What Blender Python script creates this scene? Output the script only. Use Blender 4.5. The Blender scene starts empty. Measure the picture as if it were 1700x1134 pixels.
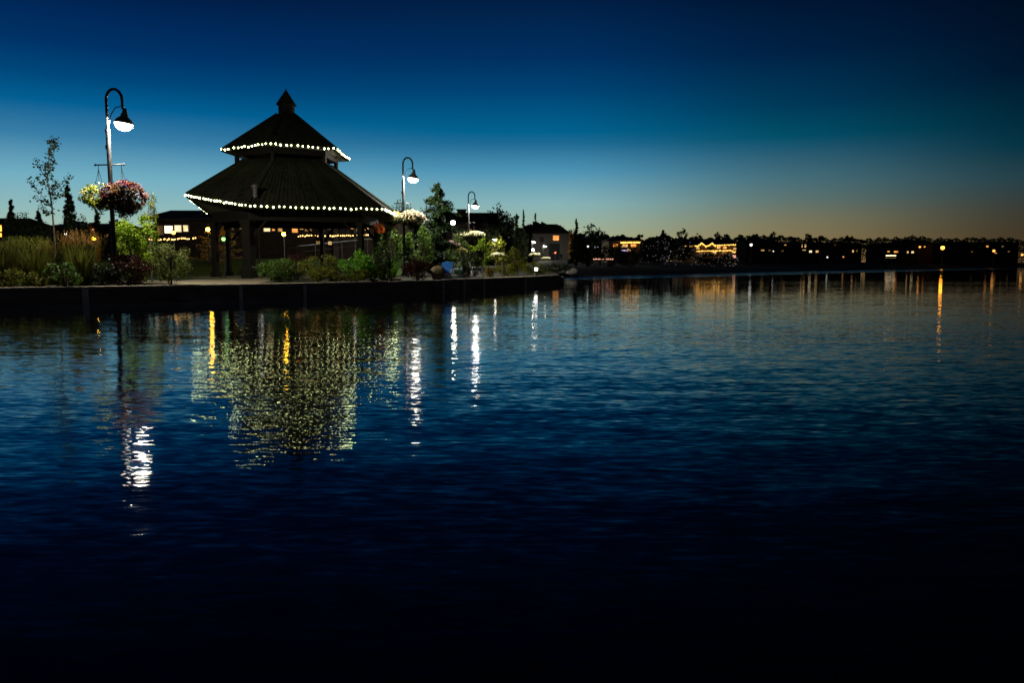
import bpy, math, random
import numpy as np
from mathutils import Vector, Matrix

scene = bpy.context.scene
R = math.radians
H = 1.4                       # eye height above the water
FPX = 1250.0                  # focal length in pixels of the 1700 px wide photograph
PITCH = math.atan(129 / FPX)

# ------------------------------------------------------------------ camera
cam_data = bpy.data.cameras.new("camera")
cam = bpy.data.objects.new("camera", cam_data)
scene.collection.objects.link(cam)
cam.location = (0, 0, H)
cam.rotation_euler = (R(90) - PITCH, 0, 0)
cam_data.sensor_width = 36
cam_data.lens = 36 * FPX / 1700
cam_data.clip_start = 0.1
cam_data.clip_end = 4000
scene.camera = cam


def lin(c):
    return tuple(((v / 255) / 12.92 if v / 255 <= 0.04045 else ((v / 255 + 0.055) / 1.055) ** 2.4) for v in c)


# ------------------------------------------------------------------ dusk sky
world = bpy.data.worlds.new("World")
scene.world = world
world.use_nodes = True
nt = world.node_tree
nt.nodes.clear()


def sky_nodes():
    N, L = nt.nodes, nt.links
    out = N.new('ShaderNodeOutputWorld')
    bg = N.new('ShaderNodeBackground')
    tc = N.new('ShaderNodeTexCoord')
    sep = N.new('ShaderNodeSeparateXYZ')
    L.new(tc.outputs['Generated'], sep.inputs[0])

    def m(op, a, b=None):
        n = N.new('ShaderNodeMath')
        n.operation = op
        for i, v in enumerate((a, b)):
            if v is None:
                continue
            if isinstance(v, (int, float)):
                n.inputs[i].default_value = v
            else:
                L.new(v, n.inputs[i])
        return n.outputs[0]
    x, y, z = sep.outputs
    hor = m('SQRT', m('ADD', m('MULTIPLY', x, x), m('MULTIPLY', y, y)))
    t = m('DIVIDE', z, m('MAXIMUM', hor, 0.001))
    t = m('MINIMUM', m('MAXIMUM', m('DIVIDE', t, 0.8), 0.0), 1.0)
    az = m('ARCTAN2', x, y)

    def ramp(stops):
        n = N.new('ShaderNodeValToRGB')
        n.color_ramp.interpolation = 'LINEAR'
        e = n.color_ramp.elements
        while len(e) > 1:
            e.remove(e[0])
        e[0].position = stops[0][0] / 0.8
        e[0].color = lin(stops[0][1]) + (1,)
        for p, c in stops[1:]:
            k = e.new(p / 0.8)
            k.color = lin(c) + (1,)
        L.new(t, n.inputs[0])
        return n.outputs[0]
    SKY = {
        'left': [(0, (190, 190, 150)), (.035, (170, 190, 168)), (.065, (144, 186, 188)), (.10, (114, 174, 194)), (.144, (56, 126, 167)), (.18, (2, 95, 147)),
                 (.21, (0, 71, 122)), (.246, (0, 49, 102)), (.32, (1, 26, 67)), (.42, (1, 17, 51)), (.55, (1, 12, 40)), (.8, (0, 5, 22))],
        'mid': [(0, (192, 172, 116)), (.03, (172, 176, 134)), (.055, (154, 180, 164)), (.078, (136, 180, 184)), (.118, (80, 150, 182)), (.155, (31, 107, 149)), (.17, (2, 98, 142)),
                (.222, (0, 67, 116)), (.265, (0, 47, 95)), (.35, (2, 25, 61)), (.5, (1, 15, 47)), (.65, (1, 8, 31)), (.8, (0, 5, 22))],
        'right': [(0, (150, 118, 70)), (.03, (136, 120, 82)), (.055, (122, 121, 96)), (.08, (94, 118, 114)), (.104, (72, 112, 124)), (.142, (29, 87, 113)), (.155, (2, 79, 104)),
                  (.194, (0, 57, 89)), (.254, (0, 34, 69)), (.33, (0, 18, 46)), (.6, (0, 7, 25)), (.8, (0, 5, 18))],
        'edge': [(0, (74, 54, 32)), (.036, (62, 52, 37)), (.06, (54, 56, 50)), (.093, (34, 61, 70)), (.127, (2, 48, 64)), (.208, (0, 20, 42)),
                 (.296, (1, 11, 29)), (.5, (0, 5, 18)), (.8, (0, 4, 13))],
        'back': [(0, (92, 82, 70)), (.15, (42, 46, 58)), (.35, (14, 22, 44)), (.7, (0, 6, 22))],
    }
    cols = {k: ramp(v) for k, v in SKY.items()}

    def mix(a, b, lo, hi):
        mr = N.new('ShaderNodeMapRange')
        mr.interpolation_type = 'SMOOTHSTEP'
        mr.inputs['From Min'].default_value = R(lo)
        mr.inputs['From Max'].default_value = R(hi)
        L.new(az, mr.inputs['Value'])
        mx = N.new('ShaderNodeMix')
        mx.data_type = 'RGBA'
        L.new(mr.outputs[0], mx.inputs['Factor'])
        L.new(a, mx.inputs['A'])
        L.new(b, mx.inputs['B'])
        return mx.outputs['Result']
    c = mix(cols['back'], cols['left'], -75, -30)
    c = mix(c, cols['mid'], -28, 0)
    c = mix(c, cols['right'], 2, 21)
    c = mix(c, cols['edge'], 17, 36)
    c = mix(c, cols['back'], 50, 90)
    L.new(c, bg.inputs['Color'])
    bg.inputs['Strength'].default_value = 1.0
    L.new(bg.outputs[0], out.inputs[0])


sky_nodes()
# the sun has set: the sky and the lit lamps are the only lights

scene.view_settings.view_transform = 'Standard'
scene.view_settings.look = 'None'
scene.view_settings.exposure = 0
scene.view_settings.gamma = 1
scene.render.engine = 'CYCLES'
scene.cycles.use_denoising = True
scene.cycles.max_bounces = 5
scene.cycles.diffuse_bounces = 2
scene.cycles.glossy_bounces = 3
scene.cycles.sample_clamp_indirect = 12
scene.cycles.sample_clamp_direct = 0
scene.cycles.caustics_reflective = False
scene.cycles.caustics_refractive = False

C = scene.collection
rng = np.random.default_rng(7)
random.seed(7)


# ------------------------------------------------------------------ layout helpers
def at(u, v, Y):
    """the point at depth Y that the photograph shows at pixel (u, v)"""
    a, b = (u - 850) / FPX, -(v - 567) / FPX
    c, s = math.cos(PITCH), math.sin(PITCH)
    dx, dy, dz = a, c + b * s, -s + b * c
    k = Y / dy
    return Vector((dx * k, Y, H + dz * k))


def xa(u, Y):
    return at(u, 438, Y).x


def za(v, Y):
    return at(850, v, Y).z


# ------------------------------------------------------------------ materials
MATS = {}


def nodes_of(m):
    m.use_nodes = True
    t = m.node_tree
    return t, t.nodes, t.links, t.nodes['Principled BSDF']


def noise_mat(name, c1, c2, scale=6.0, rough=0.7, bump=0.0, detail=6, metallic=0.0, stretch=(1, 1, 1), c3=None):
    m = bpy.data.materials.new(name)
    t, N, L, P = nodes_of(m)
    tc = N.new('ShaderNodeTexCoord')
    mp = N.new('ShaderNodeMapping')
    mp.inputs['Scale'].default_value = stretch
    nz = N.new('ShaderNodeTexNoise')
    nz.inputs['Scale'].default_value = scale
    nz.inputs['Detail'].default_value = detail
    L.new(tc.outputs['Object'], mp.inputs[0])
    L.new(mp.outputs[0], nz.inputs['Vector'])
    r = N.new('ShaderNodeValToRGB')
    e = r.color_ramp.elements
    e[0].position, e[1].position = .32, .68
    e[0].color = (*c1, 1)
    e[1].color = (*c2, 1)
    if c3:
        k = e.new(.5)
        k.color = (*c3, 1)
    L.new(nz.outputs['Fac'], r.inputs[0])
    L.new(r.outputs[0], P.inputs['Base Color'])
    P.inputs['Roughness'].default_value = rough
    P.inputs['Metallic'].default_value = metallic
    P.inputs['Specular IOR Level'].default_value = .12 if rough > .6 else .2 if name == 'pole_metal' else .4
    if bump:
        b = N.new('ShaderNodeBump')
        b.inputs['Strength'].default_value = bump
        b.inputs['Distance'].default_value = .05
        L.new(nz.outputs['Fac'], b.inputs['Height'])
        L.new(b.outputs[0], P.inputs['Normal'])
    MATS[name] = m
    return m


def leaf_mat(name, cols, rough=.5):
    m = bpy.data.materials.new(name)
    t, N, L, P = nodes_of(m)
    g = N.new('ShaderNodeNewGeometry')
    r = N.new('ShaderNodeValToRGB')
    e = r.color_ramp.elements
    while len(e) > 1:
        e.remove(e[0])
    e[0].position = 0
    e[0].color = (*cols[0], 1)
    for i, c in enumerate(cols[1:]):
        k = e.new((i + 1) / (len(cols) - 1))
        k.color = (*c, 1)
    L.new(g.outputs['Random Per Island'], r.inputs[0])
    L.new(r.outputs[0], P.inputs['Base Color'])
    P.inputs['Roughness'].default_value = rough
    P.inputs['Specular IOR Level'].default_value = .12
    tr = N.new('ShaderNodeBsdfTranslucent')
    L.new(r.outputs[0], tr.inputs['Color'])
    mx = N.new('ShaderNodeMixShader')
    mx.inputs[0].default_value = .28
    L.new(P.outputs[0], mx.inputs[1])
    L.new(tr.outputs[0], mx.inputs[2])
    L.new(mx.outputs[0], N['Material Output'].inputs['Surface'])
    MATS[name] = m
    return m


def glow_mat(name, col, strength, col2=None, scale=3.0):
    m = bpy.data.materials.new(name)
    t, N, L, P = nodes_of(m)
    P.inputs['Base Color'].default_value = (*[min(1, v) * .6 for v in col], 1)
    P.inputs['Emission Color'].default_value = (*col, 1)
    P.inputs['Emission Strength'].default_value = strength
    P.inputs['Roughness'].default_value = .3
    if col2:
        tc = N.new('ShaderNodeTexCoord')
        nz = N.new('ShaderNodeTexNoise')
        nz.inputs['Scale'].default_value = scale
        nz.inputs['Detail'].default_value = 3
        L.new(tc.outputs['Object'], nz.inputs['Vector'])
        r = N.new('ShaderNodeValToRGB')
        r.color_ramp.elements[0].position = .38
        r.color_ramp.elements[1].position = .62
        r.color_ramp.elements[0].color = (*col2, 1)
        r.color_ramp.elements[1].color = (*col, 1)
        L.new(nz.outputs['Fac'], r.inputs[0])
        L.new(r.outputs[0], P.inputs['Emission Color'])
    MATS[name] = m
    return m


def water_mat():
    m = bpy.data.materials.new('lake_water')
    t, N, L, P = nodes_of(m)
    P.inputs['Base Color'].default_value = (.0015, .003, .005, 1)
    P.inputs['Roughness'].default_value = .015
    P.inputs['IOR'].default_value = 1.333
    g = N.new('ShaderNodeNewGeometry')

    def slope(sx, sy, rot, detail, ax, ay, off):
        mp = N.new('ShaderNodeMapping')
        mp.inputs['Scale'].default_value = (sx, sy, 1)
        mp.inputs['Rotation'].default_value = (0, 0, R(rot))
        mp.inputs['Location'].default_value = (off, off * .7, 0)
        L.new(g.outputs['Position'], mp.inputs[0])
        nz = N.new('ShaderNodeTexNoise')
        nz.noise_dimensions = '3D'
        nz.inputs['Scale'].default_value = 1
        nz.inputs['Detail'].default_value = detail
        nz.inputs['Roughness'].default_value = .5
        nz.inputs['Distortion'].default_value = .4
        L.new(mp.outputs[0], nz.inputs['Vector'])
        s = N.new('ShaderNodeVectorMath')
        s.operation = 'SUBTRACT'
        s.inputs[1].default_value = (.5, .5, .5)
        L.new(nz.outputs['Color'], s.inputs[0])
        k = N.new('ShaderNodeVectorMath')
        k.operation = 'MULTIPLY'
        k.inputs[1].default_value = (ax, ay, 0)
        L.new(s.outputs[0], k.inputs[0])
        return k.outputs[0]

    def vadd(a, b):
        n = N.new('ShaderNodeVectorMath')
        n.operation = 'ADD'
        for i, v in enumerate((a, b)):
            if isinstance(v, tuple):
                n.inputs[i].default_value = v
            else:
                L.new(v, n.inputs[i])
        return n.outputs[0]
    swell = slope(.3, 1.1, 7, 1, .015, .035, 3.1)
    ripple = slope(1.0, 5.6, -5, 1, .03, .085, 11.0)
    fine = slope(5.5, 22.0, 6, 2, .09, .24, 23.0)
    # breeze: calm and ruffled patches
    mp = N.new('ShaderNodeMapping')
    mp.inputs['Scale'].default_value = (.03, .10, 1)
    L.new(g.outputs['Position'], mp.inputs[0])
    nb = N.new('ShaderNodeTexNoise')
    nb.inputs['Scale'].default_value = 1
    nb.inputs['Detail'].default_value = 3
    L.new(mp.outputs[0], nb.inputs['Vector'])
    mr = N.new('ShaderNodeMapRange')
    mr.inputs['From Min'].default_value = .35
    mr.inputs['From Max'].default_value = .65
    mr.inputs['To Min'].default_value = .5
    mr.inputs['To Max'].default_value = 1.25
    L.new(nb.outputs['Fac'], mr.inputs['Value'])
    sc = N.new('ShaderNodeVectorMath')
    sc.operation = 'SCALE'
    L.new(vadd(ripple, fine), sc.inputs[0])
    L.new(mr.outputs[0], sc.inputs['Scale'])
    # a strip of wind-ruffled water along the far shore
    sp = N.new('ShaderNodeSeparateXYZ')
    L.new(g.outputs['Position'], sp.inputs[0])
    k1 = N.new('ShaderNodeMath')
    k1.operation = 'MULTIPLY_ADD'
    k1.inputs[1].default_value = -1.087
    L.new(sp.outputs[0], k1.inputs[0])
    L.new(sp.outputs[1], k1.inputs[2])
    ruff = N.new('ShaderNodeMapRange')
    ruff.interpolation_type = 'SMOOTHSTEP'
    ruff.inputs['From Min'].default_value = 58
    ruff.inputs['From Max'].default_value = 72
    ruff.inputs['To Min'].default_value = 1
    ruff.inputs['To Max'].default_value = 30.0
    L.new(k1.outputs[0], ruff.inputs['Value'])
    calm = N.new('ShaderNodeMapRange')
    calm.interpolation_type = 'SMOOTHSTEP'
    calm.inputs['From Min'].default_value = 9
    calm.inputs['From Max'].default_value = 36
    calm.inputs['To Min'].default_value = 1
    calm.inputs['To Max'].default_value = .27
    L.new(sp.outputs[1], calm.inputs['Value'])
    both = N.new('ShaderNodeMath')
    both.operation = 'MULTIPLY'
    L.new(calm.outputs[0], both.inputs[0])
    L.new(ruff.outputs[0], both.inputs[1])
    sc2 = N.new('ShaderNodeVectorMath')
    sc2.operation = 'SCALE'
    L.new(vadd(swell, sc.outputs[0]), sc2.inputs[0])
    L.new(both.outputs[0], sc2.inputs['Scale'])
    n = vadd(sc2.outputs[0], (0, 0, 1))
    nm = N.new('ShaderNodeVectorMath')
    nm.operation = 'NORMALIZE'
    L.new(n, nm.inputs[0])
    L.new(nm.outputs[0], P.inputs['Normal'])
    MATS['water'] = m


def shingle_mat():
    m = bpy.data.materials.new('cedar_shingle')
    t, N, L, P = nodes_of(m)
    g = N.new('ShaderNodeNewGeometry')
    tc = N.new('ShaderNodeTexCoord')
    n1 = N.new('ShaderNodeTexNoise')
    n1.inputs['Scale'].default_value = 1.1
    n1.inputs['Detail'].default_value = 8
    L.new(tc.outputs['Object'], n1.inputs['Vector'])
    n2 = N.new('ShaderNodeTexWhiteNoise')
    n2.noise_dimensions = '1D'
    L.new(g.outputs['Random Per Island'], n2.inputs['W'])
    mixv = N.new('ShaderNodeMath')
    mixv.operation = 'ADD'
    L.new(n1.outputs['Fac'], mixv.inputs[0])
    L.new(n2.outputs['Value'], mixv.inputs[1])
    r = N.new('ShaderNodeValToRGB')
    e = r.color_ramp.elements
    e[0].position, e[1].position = .3, 1.2
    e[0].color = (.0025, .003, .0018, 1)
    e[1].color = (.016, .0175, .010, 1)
    L.new(mixv.outputs[0], r.inputs[0])
    sc = N.new('ShaderNodeMath')
    sc.operation = 'MULTIPLY'
    sc.inputs[1].default_value = 1
    L.new(r.outputs[0], P.inputs['Base Color'])
    P.inputs['Roughness'].default_value = .85
    P.inputs['Specular IOR Level'].default_value = .06
    MATS['shingle'] = m


water_mat()
shingle_mat()
noise_mat('soil', (.012, .010, .007), (.03, .024, .016), 3, .9, .3)
noise_mat('lawn', (.022, .055, .010), (.045, .095, .018), 9, .9, .4)
noise_mat('concrete_path', (.10, .085, .055), (.18, .15, .10), 2.2, .85, .15)
noise_mat('wall_concrete', (.085, .074, .066), (.20, .17, .15), 1.3, .8, .3, stretch=(1, 1, 2.2))
noise_mat('coping', (.30, .25, .18), (.44, .37, .27), 2.5, .8, .15)
noise_mat('joint', (.4, .37, .34), (.62, .58, .53), 5, .85, .2)
noise_mat('bank', (.014, .014, .010), (.035, .032, .020), .5, .95, .3)
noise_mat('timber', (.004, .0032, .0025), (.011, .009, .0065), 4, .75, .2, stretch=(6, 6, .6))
noise_mat('soffit', (.07, .07, .05), (.13, .125, .09), 3, .8, .1, stretch=(1, 1, 6))
noise_mat('black_metal', (.012, .012, .013), (.03, .03, .032), 14, .38, .05)
noise_mat('pole_metal', (.008, .008, .009), (.018, .018, .02), 12, .5, .05)
noise_mat('shade_metal', (.10, .09, .07), (.2, .18, .14), 12, .4, .05)
noise_mat('bright_metal', (.35, .37, .4), (.6, .62, .65), 10, .3, 0, metallic=.7)
noise_mat('bark', (.03, .024, .017), (.09, .07, .05), 9, .9, .4, stretch=(3, 3, .6))
noise_mat('moss_basket', (.02, .018, .010), (.05, .04, .02), 15, .95, .4)
noise_mat('roof_dark', (.016, .014, .014), (.035, .03, .028), 2, .85, .2, stretch=(1, 1, 8))
noise_mat('house_wall', (.018, .013, .009), (.034, .025, .017), 2, .85, .1)
noise_mat('house_grey', (.05, .047, .044), (.08, .075, .07), 2, .85, .1)
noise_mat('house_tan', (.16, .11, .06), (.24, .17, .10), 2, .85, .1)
noise_mat('frame_dark', (.02, .018, .016), (.05, .045, .04), 8, .6)
noise_mat('frame_pale', (.28, .25, .21), (.42, .38, .32), 8, .6)
noise_mat('unlit_glass', (.006, .008, .011), (.015, .018, .022), 3, .08)
noise_mat('sandstone', (.26, .20, .11), (.42, .33, .19), 4, .9, .35)
noise_mat('rock', (.14, .13, .12), (.28, .26, .24), 3, .9, .4)
noise_mat('blue_plastic', (.015, .16, .62), (.02, .22, .75), 5, .42)
noise_mat('pale_plastic', (.45, .45, .43), (.6, .6, .58), 5, .45)
noise_mat('green_fabric', (.015, .06, .035), (.035, .10, .06), 8, .7, stretch=(1, 6, 1))
noise_mat('stripe_white', (.5, .55, .52), (.68, .72, .7), 8, .7)
noise_mat('dark_sling', (.010, .011, .016), (.022, .024, .03), 12, .5)
noise_mat('stake_wood', (.24, .19, .11), (.38, .30, .18), 6, .8, .2, stretch=(4, 4, .5))
noise_mat('wire_black', (.006, .006, .006), (.012, .012, .012), 12, .5)
leaf_mat('dark_leaf', [(.010, .016, .007), (.020, .032, .012), (.030, .045, .018)])
leaf_mat('deep_green', [(0.0270, 0.0567, 0.0095), (0.0567, 0.1080, 0.0162), (0.0878, 0.1485, 0.0216)])
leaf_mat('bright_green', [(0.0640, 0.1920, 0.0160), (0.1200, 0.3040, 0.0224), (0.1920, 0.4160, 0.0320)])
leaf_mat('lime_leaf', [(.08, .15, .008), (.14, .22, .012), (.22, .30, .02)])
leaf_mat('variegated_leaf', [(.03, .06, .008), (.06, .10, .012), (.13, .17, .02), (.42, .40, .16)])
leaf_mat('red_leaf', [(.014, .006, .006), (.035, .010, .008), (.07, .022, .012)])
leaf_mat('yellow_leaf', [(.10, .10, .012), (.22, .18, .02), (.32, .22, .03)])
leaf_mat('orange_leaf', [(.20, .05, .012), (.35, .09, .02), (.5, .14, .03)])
leaf_mat('olive_leaf', [(0.0607, 0.0743, 0.0095), (0.1080, 0.1215, 0.0135), (0.1755, 0.1755, 0.0216)])
leaf_mat('needle', [(0.0056, 0.0128, 0.0048), (0.0112, 0.0224, 0.0072), (0.0176, 0.0320, 0.0096)])
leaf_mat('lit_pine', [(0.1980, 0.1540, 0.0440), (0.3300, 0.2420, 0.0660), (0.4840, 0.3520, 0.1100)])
leaf_mat('grass_blade', [(.05, .07, .010), (.095, .11, .018), (.17, .15, .03)])
leaf_mat('plume_tan', [(.16, .075, .015), (.26, .13, .03), (.34, .2, .05)])
leaf_mat('basket_leaf', [(.02, .03, .010), (.04, .055, .016), (.03, .015, .012)])
leaf_mat('basket_lime', [(.07, .12, .006), (.14, .19, .008), (.22, .25, .012), (.3, .29, .03)])
leaf_mat('petal_mixed', [(0.1224, 0.0072, 0.0180), (0.1512, 0.0360, 0.0180), (0.1620, 0.1008, 0.0792), (0.2160, 0.1800, 0.1296), (0.0432, 0.0108, 0.0936), (0.1620, 0.0792, 0.0144), (0.1008, 0.0036, 0.0216)])
leaf_mat('petal_deep', [(.09, .006, .015), (.16, .015, .025), (.06, .005, .03)])
leaf_mat('petal_white', [(.44, .40, .20), (.56, .52, .40), (.34, .38, .14), (.5, .46, .5)])
leaf_mat('petal_pink', [(.7, .42, .42), (.8, .6, .56)])
leaf_mat('petal_cream', [(.45, .38, .12), (.55, .48, .22)])
leaf_mat('petal_orange', [(.6, .12, .03), (.7, .22, .05)])
LAMP_WHITE = (1.0, .94, .78)
glow_mat('lamp_glass', LAMP_WHITE, 19)


def let_light_out(m, share):
    t = m.node_tree
    N, L = t.nodes, t.links
    tr = N.new('ShaderNodeBsdfTransparent')
    mx = N.new('ShaderNodeMixShader')
    mx.inputs[0].default_value = share
    L.new(N['Principled BSDF'].outputs[0], mx.inputs[1])
    L.new(tr.outputs[0], mx.inputs[2])
    L.new(mx.outputs[0], N['Material Output'].inputs['Surface'])


let_light_out(MATS['lamp_glass'], .5)
glow_mat('far_lamp_glass', LAMP_WHITE, 60)
glow_mat('bulb_glow', (.90, 1.0, .42), 19)
glow_mat('bulb_warm', (1.0, .58, .18), 3.5)
glow_mat('bulb_gold', (1.0, .52, .10), 2.6)
glow_mat('sodium', (1.0, .44, .014), 75)
glow_mat('sodium_red', (1.0, .36, .02), 16)
glow_mat('far_white', (.95, .92, .9), 1.6)
glow_mat('far_amber', (1.0, .42, .08), 2.2)
glow_mat('tail_red', (1.0, .22, .06), 2.5)
glow_mat('amber_lamp', (1.0, .45, .07), 7)
glow_mat('window_warm', (1.0, .62, .24), 1.1, (.42, .2, .05), 1.7)
glow_mat('window_cream', (1.0, .84, .52), 1.5, (.6, .42, .18), 1.2)
glow_mat('window_bright', (1.0, .9, .64), 2.6, (.95, .68, .3), 1.0)
glow_mat('window_dim', (.55, .32, .1), .35, (.12, .06, .02), 1.2)
glow_mat('window_glow', (1.0, .38, .06), 4.0, (1.0, .24, .02), 1.4)
glow_mat('window_orange', (1.0, .42, .10), 1.3, (.5, .14, .02), 1.4)
glow_mat('green_lamp', (.30, 1.0, .22), 2.5)
glow_mat('purple_sign', (.62, .5, 1.0), 1.6)
glow_mat('pink_strip', (1.0, .45, .3), 1.6)
glow_mat('white_lamp', (.95, .95, 1.0), 6)
glow_mat('fairy', (.85, .85, .9), .12)


# ------------------------------------------------------------------ mesh builder
class MB:
    def __init__(self):
        self.v, self.f = [], []

    def add(self, verts, faces):
        o = len(self.v)
        self.v += [tuple(p) for p in verts]
        self.f += [tuple(i + o for i in q) for q in faces]
        return self

    def box(self, c, s, rot=0.0, mat=None):
        hx, hy, hz = s[0] / 2, s[1] / 2, s[2] / 2
        M = Matrix.Rotation(rot, 3, 'Z') if mat is None else mat
        vs = [Vector(c) + M @ Vector((sx * hx, sy * hy, sz * hz)) for sz in (-1, 1) for sx, sy in ((-1, -1), (1, -1), (1, 1), (-1, 1))]
        return self.add(vs, [(3, 2, 1, 0), (4, 5, 6, 7), (0, 1, 5, 4), (1, 2, 6, 5), (2, 3, 7, 6), (3, 0, 4, 7)])

    def bar(self, a, b, w, hgt=None):
        """a square bar from a to b"""
        a, b = Vector(a), Vector(b)
        d = (b - a)
        l = d.length
        q = d.normalized().to_track_quat('X', 'Z').to_matrix()
        return self.box((a + b) / 2, (l, w, hgt or w), mat=q)

    def tube(self, pts, rad, n=8, cap=True):
        pts = [Vector(p) for p in pts]
        rads = rad if isinstance(rad, (list, tuple)) else [rad] * len(pts)
        o = len(self.v)
        up = Vector((0, 0, 1))
        prev = None
        for i, p in enumerate(pts):
            d = (pts[min(i + 1, len(pts) - 1)] - pts[max(i - 1, 0)]).normalized()
            if prev is None:
                a = d.cross(up)
                if a.length < .05:
                    a = d.cross(Vector((1, 0, 0)))
                a.normalize()
            else:
                a = (prev - d * prev.dot(d))
                if a.length < 1e-5:
                    a = d.orthogonal()
                a.normalize()
            prev = a
            b = d.cross(a)
            for k in range(n):
                t = 2 * math.pi * k / n
                self.v.append(tuple(p + (a * math.cos(t) + b * math.sin(t)) * rads[i]))
        for i in range(len(pts) - 1):
            for k in range(n):
                k2 = (k + 1) % n
                self.f.append((o + i * n + k, o + i * n + k2, o + (i + 1) * n + k2, o + (i + 1) * n + k))
        if cap:
            self.f.append(tuple(o + k for k in range(n))[::-1])
            self.f.append(tuple(o + (len(pts) - 1) * n + k for k in range(n)))
        return self

    def lathe(self, prof, c=(0, 0, 0), n=16, mat=None):
        o = len(self.v)
        M = mat or Matrix.Identity(3)
        for r, z in prof:
            for k in range(n):
                t = 2 * math.pi * k / n
                self.v.append(tuple(Vector(c) + M @ Vector((r * math.cos(t), r * math.sin(t), z))))
        for i in range(len(prof) - 1):
            for k in range(n):
                k2 = (k + 1) % n
                self.f.append((o + i * n + k, o + i * n + k2, o + (i + 1) * n + k2, o + (i + 1) * n + k))
        self.f.append(tuple(o + k for k in range(n))[::-1])
        self.f.append(tuple(o + (len(prof) - 1) * n + k for k in range(n)))
        return self

    def ball(self, c, r, n=10, m=7, squash=1.0):
        prof = [(max(1e-4, r * math.sin(math.pi * i / m)), -r * squash * math.cos(math.pi * i / m)) for i in range(m + 1)]
        return self.lathe(prof, c, n)


def mesh_obj(name, verts, faces, mat, parent=None, smooth=False):
    me = bpy.data.meshes.new(name)
    me.from_pydata([tuple(p) for p in verts], [], [tuple(q) for q in faces])
    if smooth:
        me.polygons.foreach_set('use_smooth', [True] * len(me.polygons))
    me.materials.append(MATS[mat])
    o = bpy.data.objects.new(name, me)
    C.objects.link(o)
    if parent:
        o.parent = parent
    return o


def obj(name, mb, mat, parent=None, smooth=False):
    return mesh_obj(name, mb.v, mb.f, mat, parent, smooth)


def tag(o, label, cat, group=None, kind=None):
    o['label'] = label
    o['category'] = cat
    if group:
        o['group'] = group
    if kind:
        o['kind'] = kind
    return o


def thing(name, label, cat, loc=(0, 0, 0), rz=0.0, group=None):
    o = bpy.data.objects.new(name, None)
    o.empty_display_size = .2
    C.objects.link(o)
    o.location = loc
    o.rotation_euler = (0, 0, rz)
    return tag(o, label, cat, group)


def structure(name, mb, mat, smooth=False):
    o = obj(name, mb, mat, None, smooth)
    o['kind'] = 'structure'
    return o


def copy_tree(o, loc=None, label=None, parent=None, scale=None, rz=None):
    c = o.copy()
    C.objects.link(c)
    if parent:
        c.parent = parent
    if loc is not None:
        c.location = loc
    if scale is not None:
        c.scale = (scale, scale, scale)
    if rz is not None:
        c.rotation_euler = (0, 0, rz)
    if label:
        c['label'] = label
    for ch in list(o.children):
        copy_tree(ch, parent=c)
    return c


# ------------------------------------------------------------------ foliage builders (many small leaf faces)
def quads_mesh(name, V, mat, parent=None):
    """V: (n, 4, 3) array of leaf corners -> one mesh"""
    V = np.asarray(V, dtype=np.float32)
    n = len(V)
    me = bpy.data.meshes.new(name)
    me.vertices.add(n * 4)
    me.vertices.foreach_set('co', V.reshape(-1))
    me.loops.add(n * 4)
    me.loops.foreach_set('vertex_index', np.arange(n * 4, dtype=np.int32))
    me.polygons.add(n)
    me.polygons.foreach_set('loop_start', np.arange(0, n * 4, 4, dtype=np.int32))
    me.update(calc_edges=True)
    me.validate()
    me.materials.append(MATS[mat])
    o = bpy.data.objects.new(name, me)
    C.objects.link(o)
    if parent:
        o.parent = parent
    return o


def leaf_quads(P, size, aspect=.5, out=None, droop=0.0, var=.35):
    """rhombic leaves at points P with random facing"""
    n = len(P)
    d = rng.normal(size=(n, 3))
    if out is not None:
        d = d * .8 + out
    d[:, 2] -= droop
    d /= np.linalg.norm(d, axis=1, keepdims=True) + 1e-9
    s = np.cross(d, rng.normal(size=(n, 3)))
    s /= np.linalg.norm(s, axis=1, keepdims=True) + 1e-9
    L = size * (1 + var * rng.normal(size=(n, 1))).clip(.4, 1.9)
    W = L * aspect
    nn = np.cross(d, s)
    base = P - d * L * .5
    tip = P + d * L * .5
    mid = P + nn * L * .10
    return np.stack([base, mid + s * W * .5, tip, mid - s * W * .5], axis=1)


def clump_points(n, rad, nclump, crad, zmin=-1.0, shell=.55):
    """points gathered in clumps inside an ellipsoid of radii rad"""
    rad = np.array(rad, dtype=float)
    c = rng.normal(size=(nclump, 3))
    c /= np.linalg.norm(c, axis=1, keepdims=True)
    c *= (shell + (1 - shell) * rng.random((nclump, 1)) ** .7)
    c[:, 2] = np.maximum(c[:, 2], zmin)
    c *= .86
    k = rng.integers(0, nclump, n)
    cs = crad * (.55 + .9 * rng.random(nclump))
    d = rng.normal(size=(n, 3))
    d /= np.linalg.norm(d, axis=1, keepdims=True)
    rr = rng.random((n, 1)) ** .45
    P = c[k] + d * rr * cs[k][:, None]
    out = P / (np.linalg.norm(P, axis=1, keepdims=True) + 1e-6)
    return P * rad, out


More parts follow.
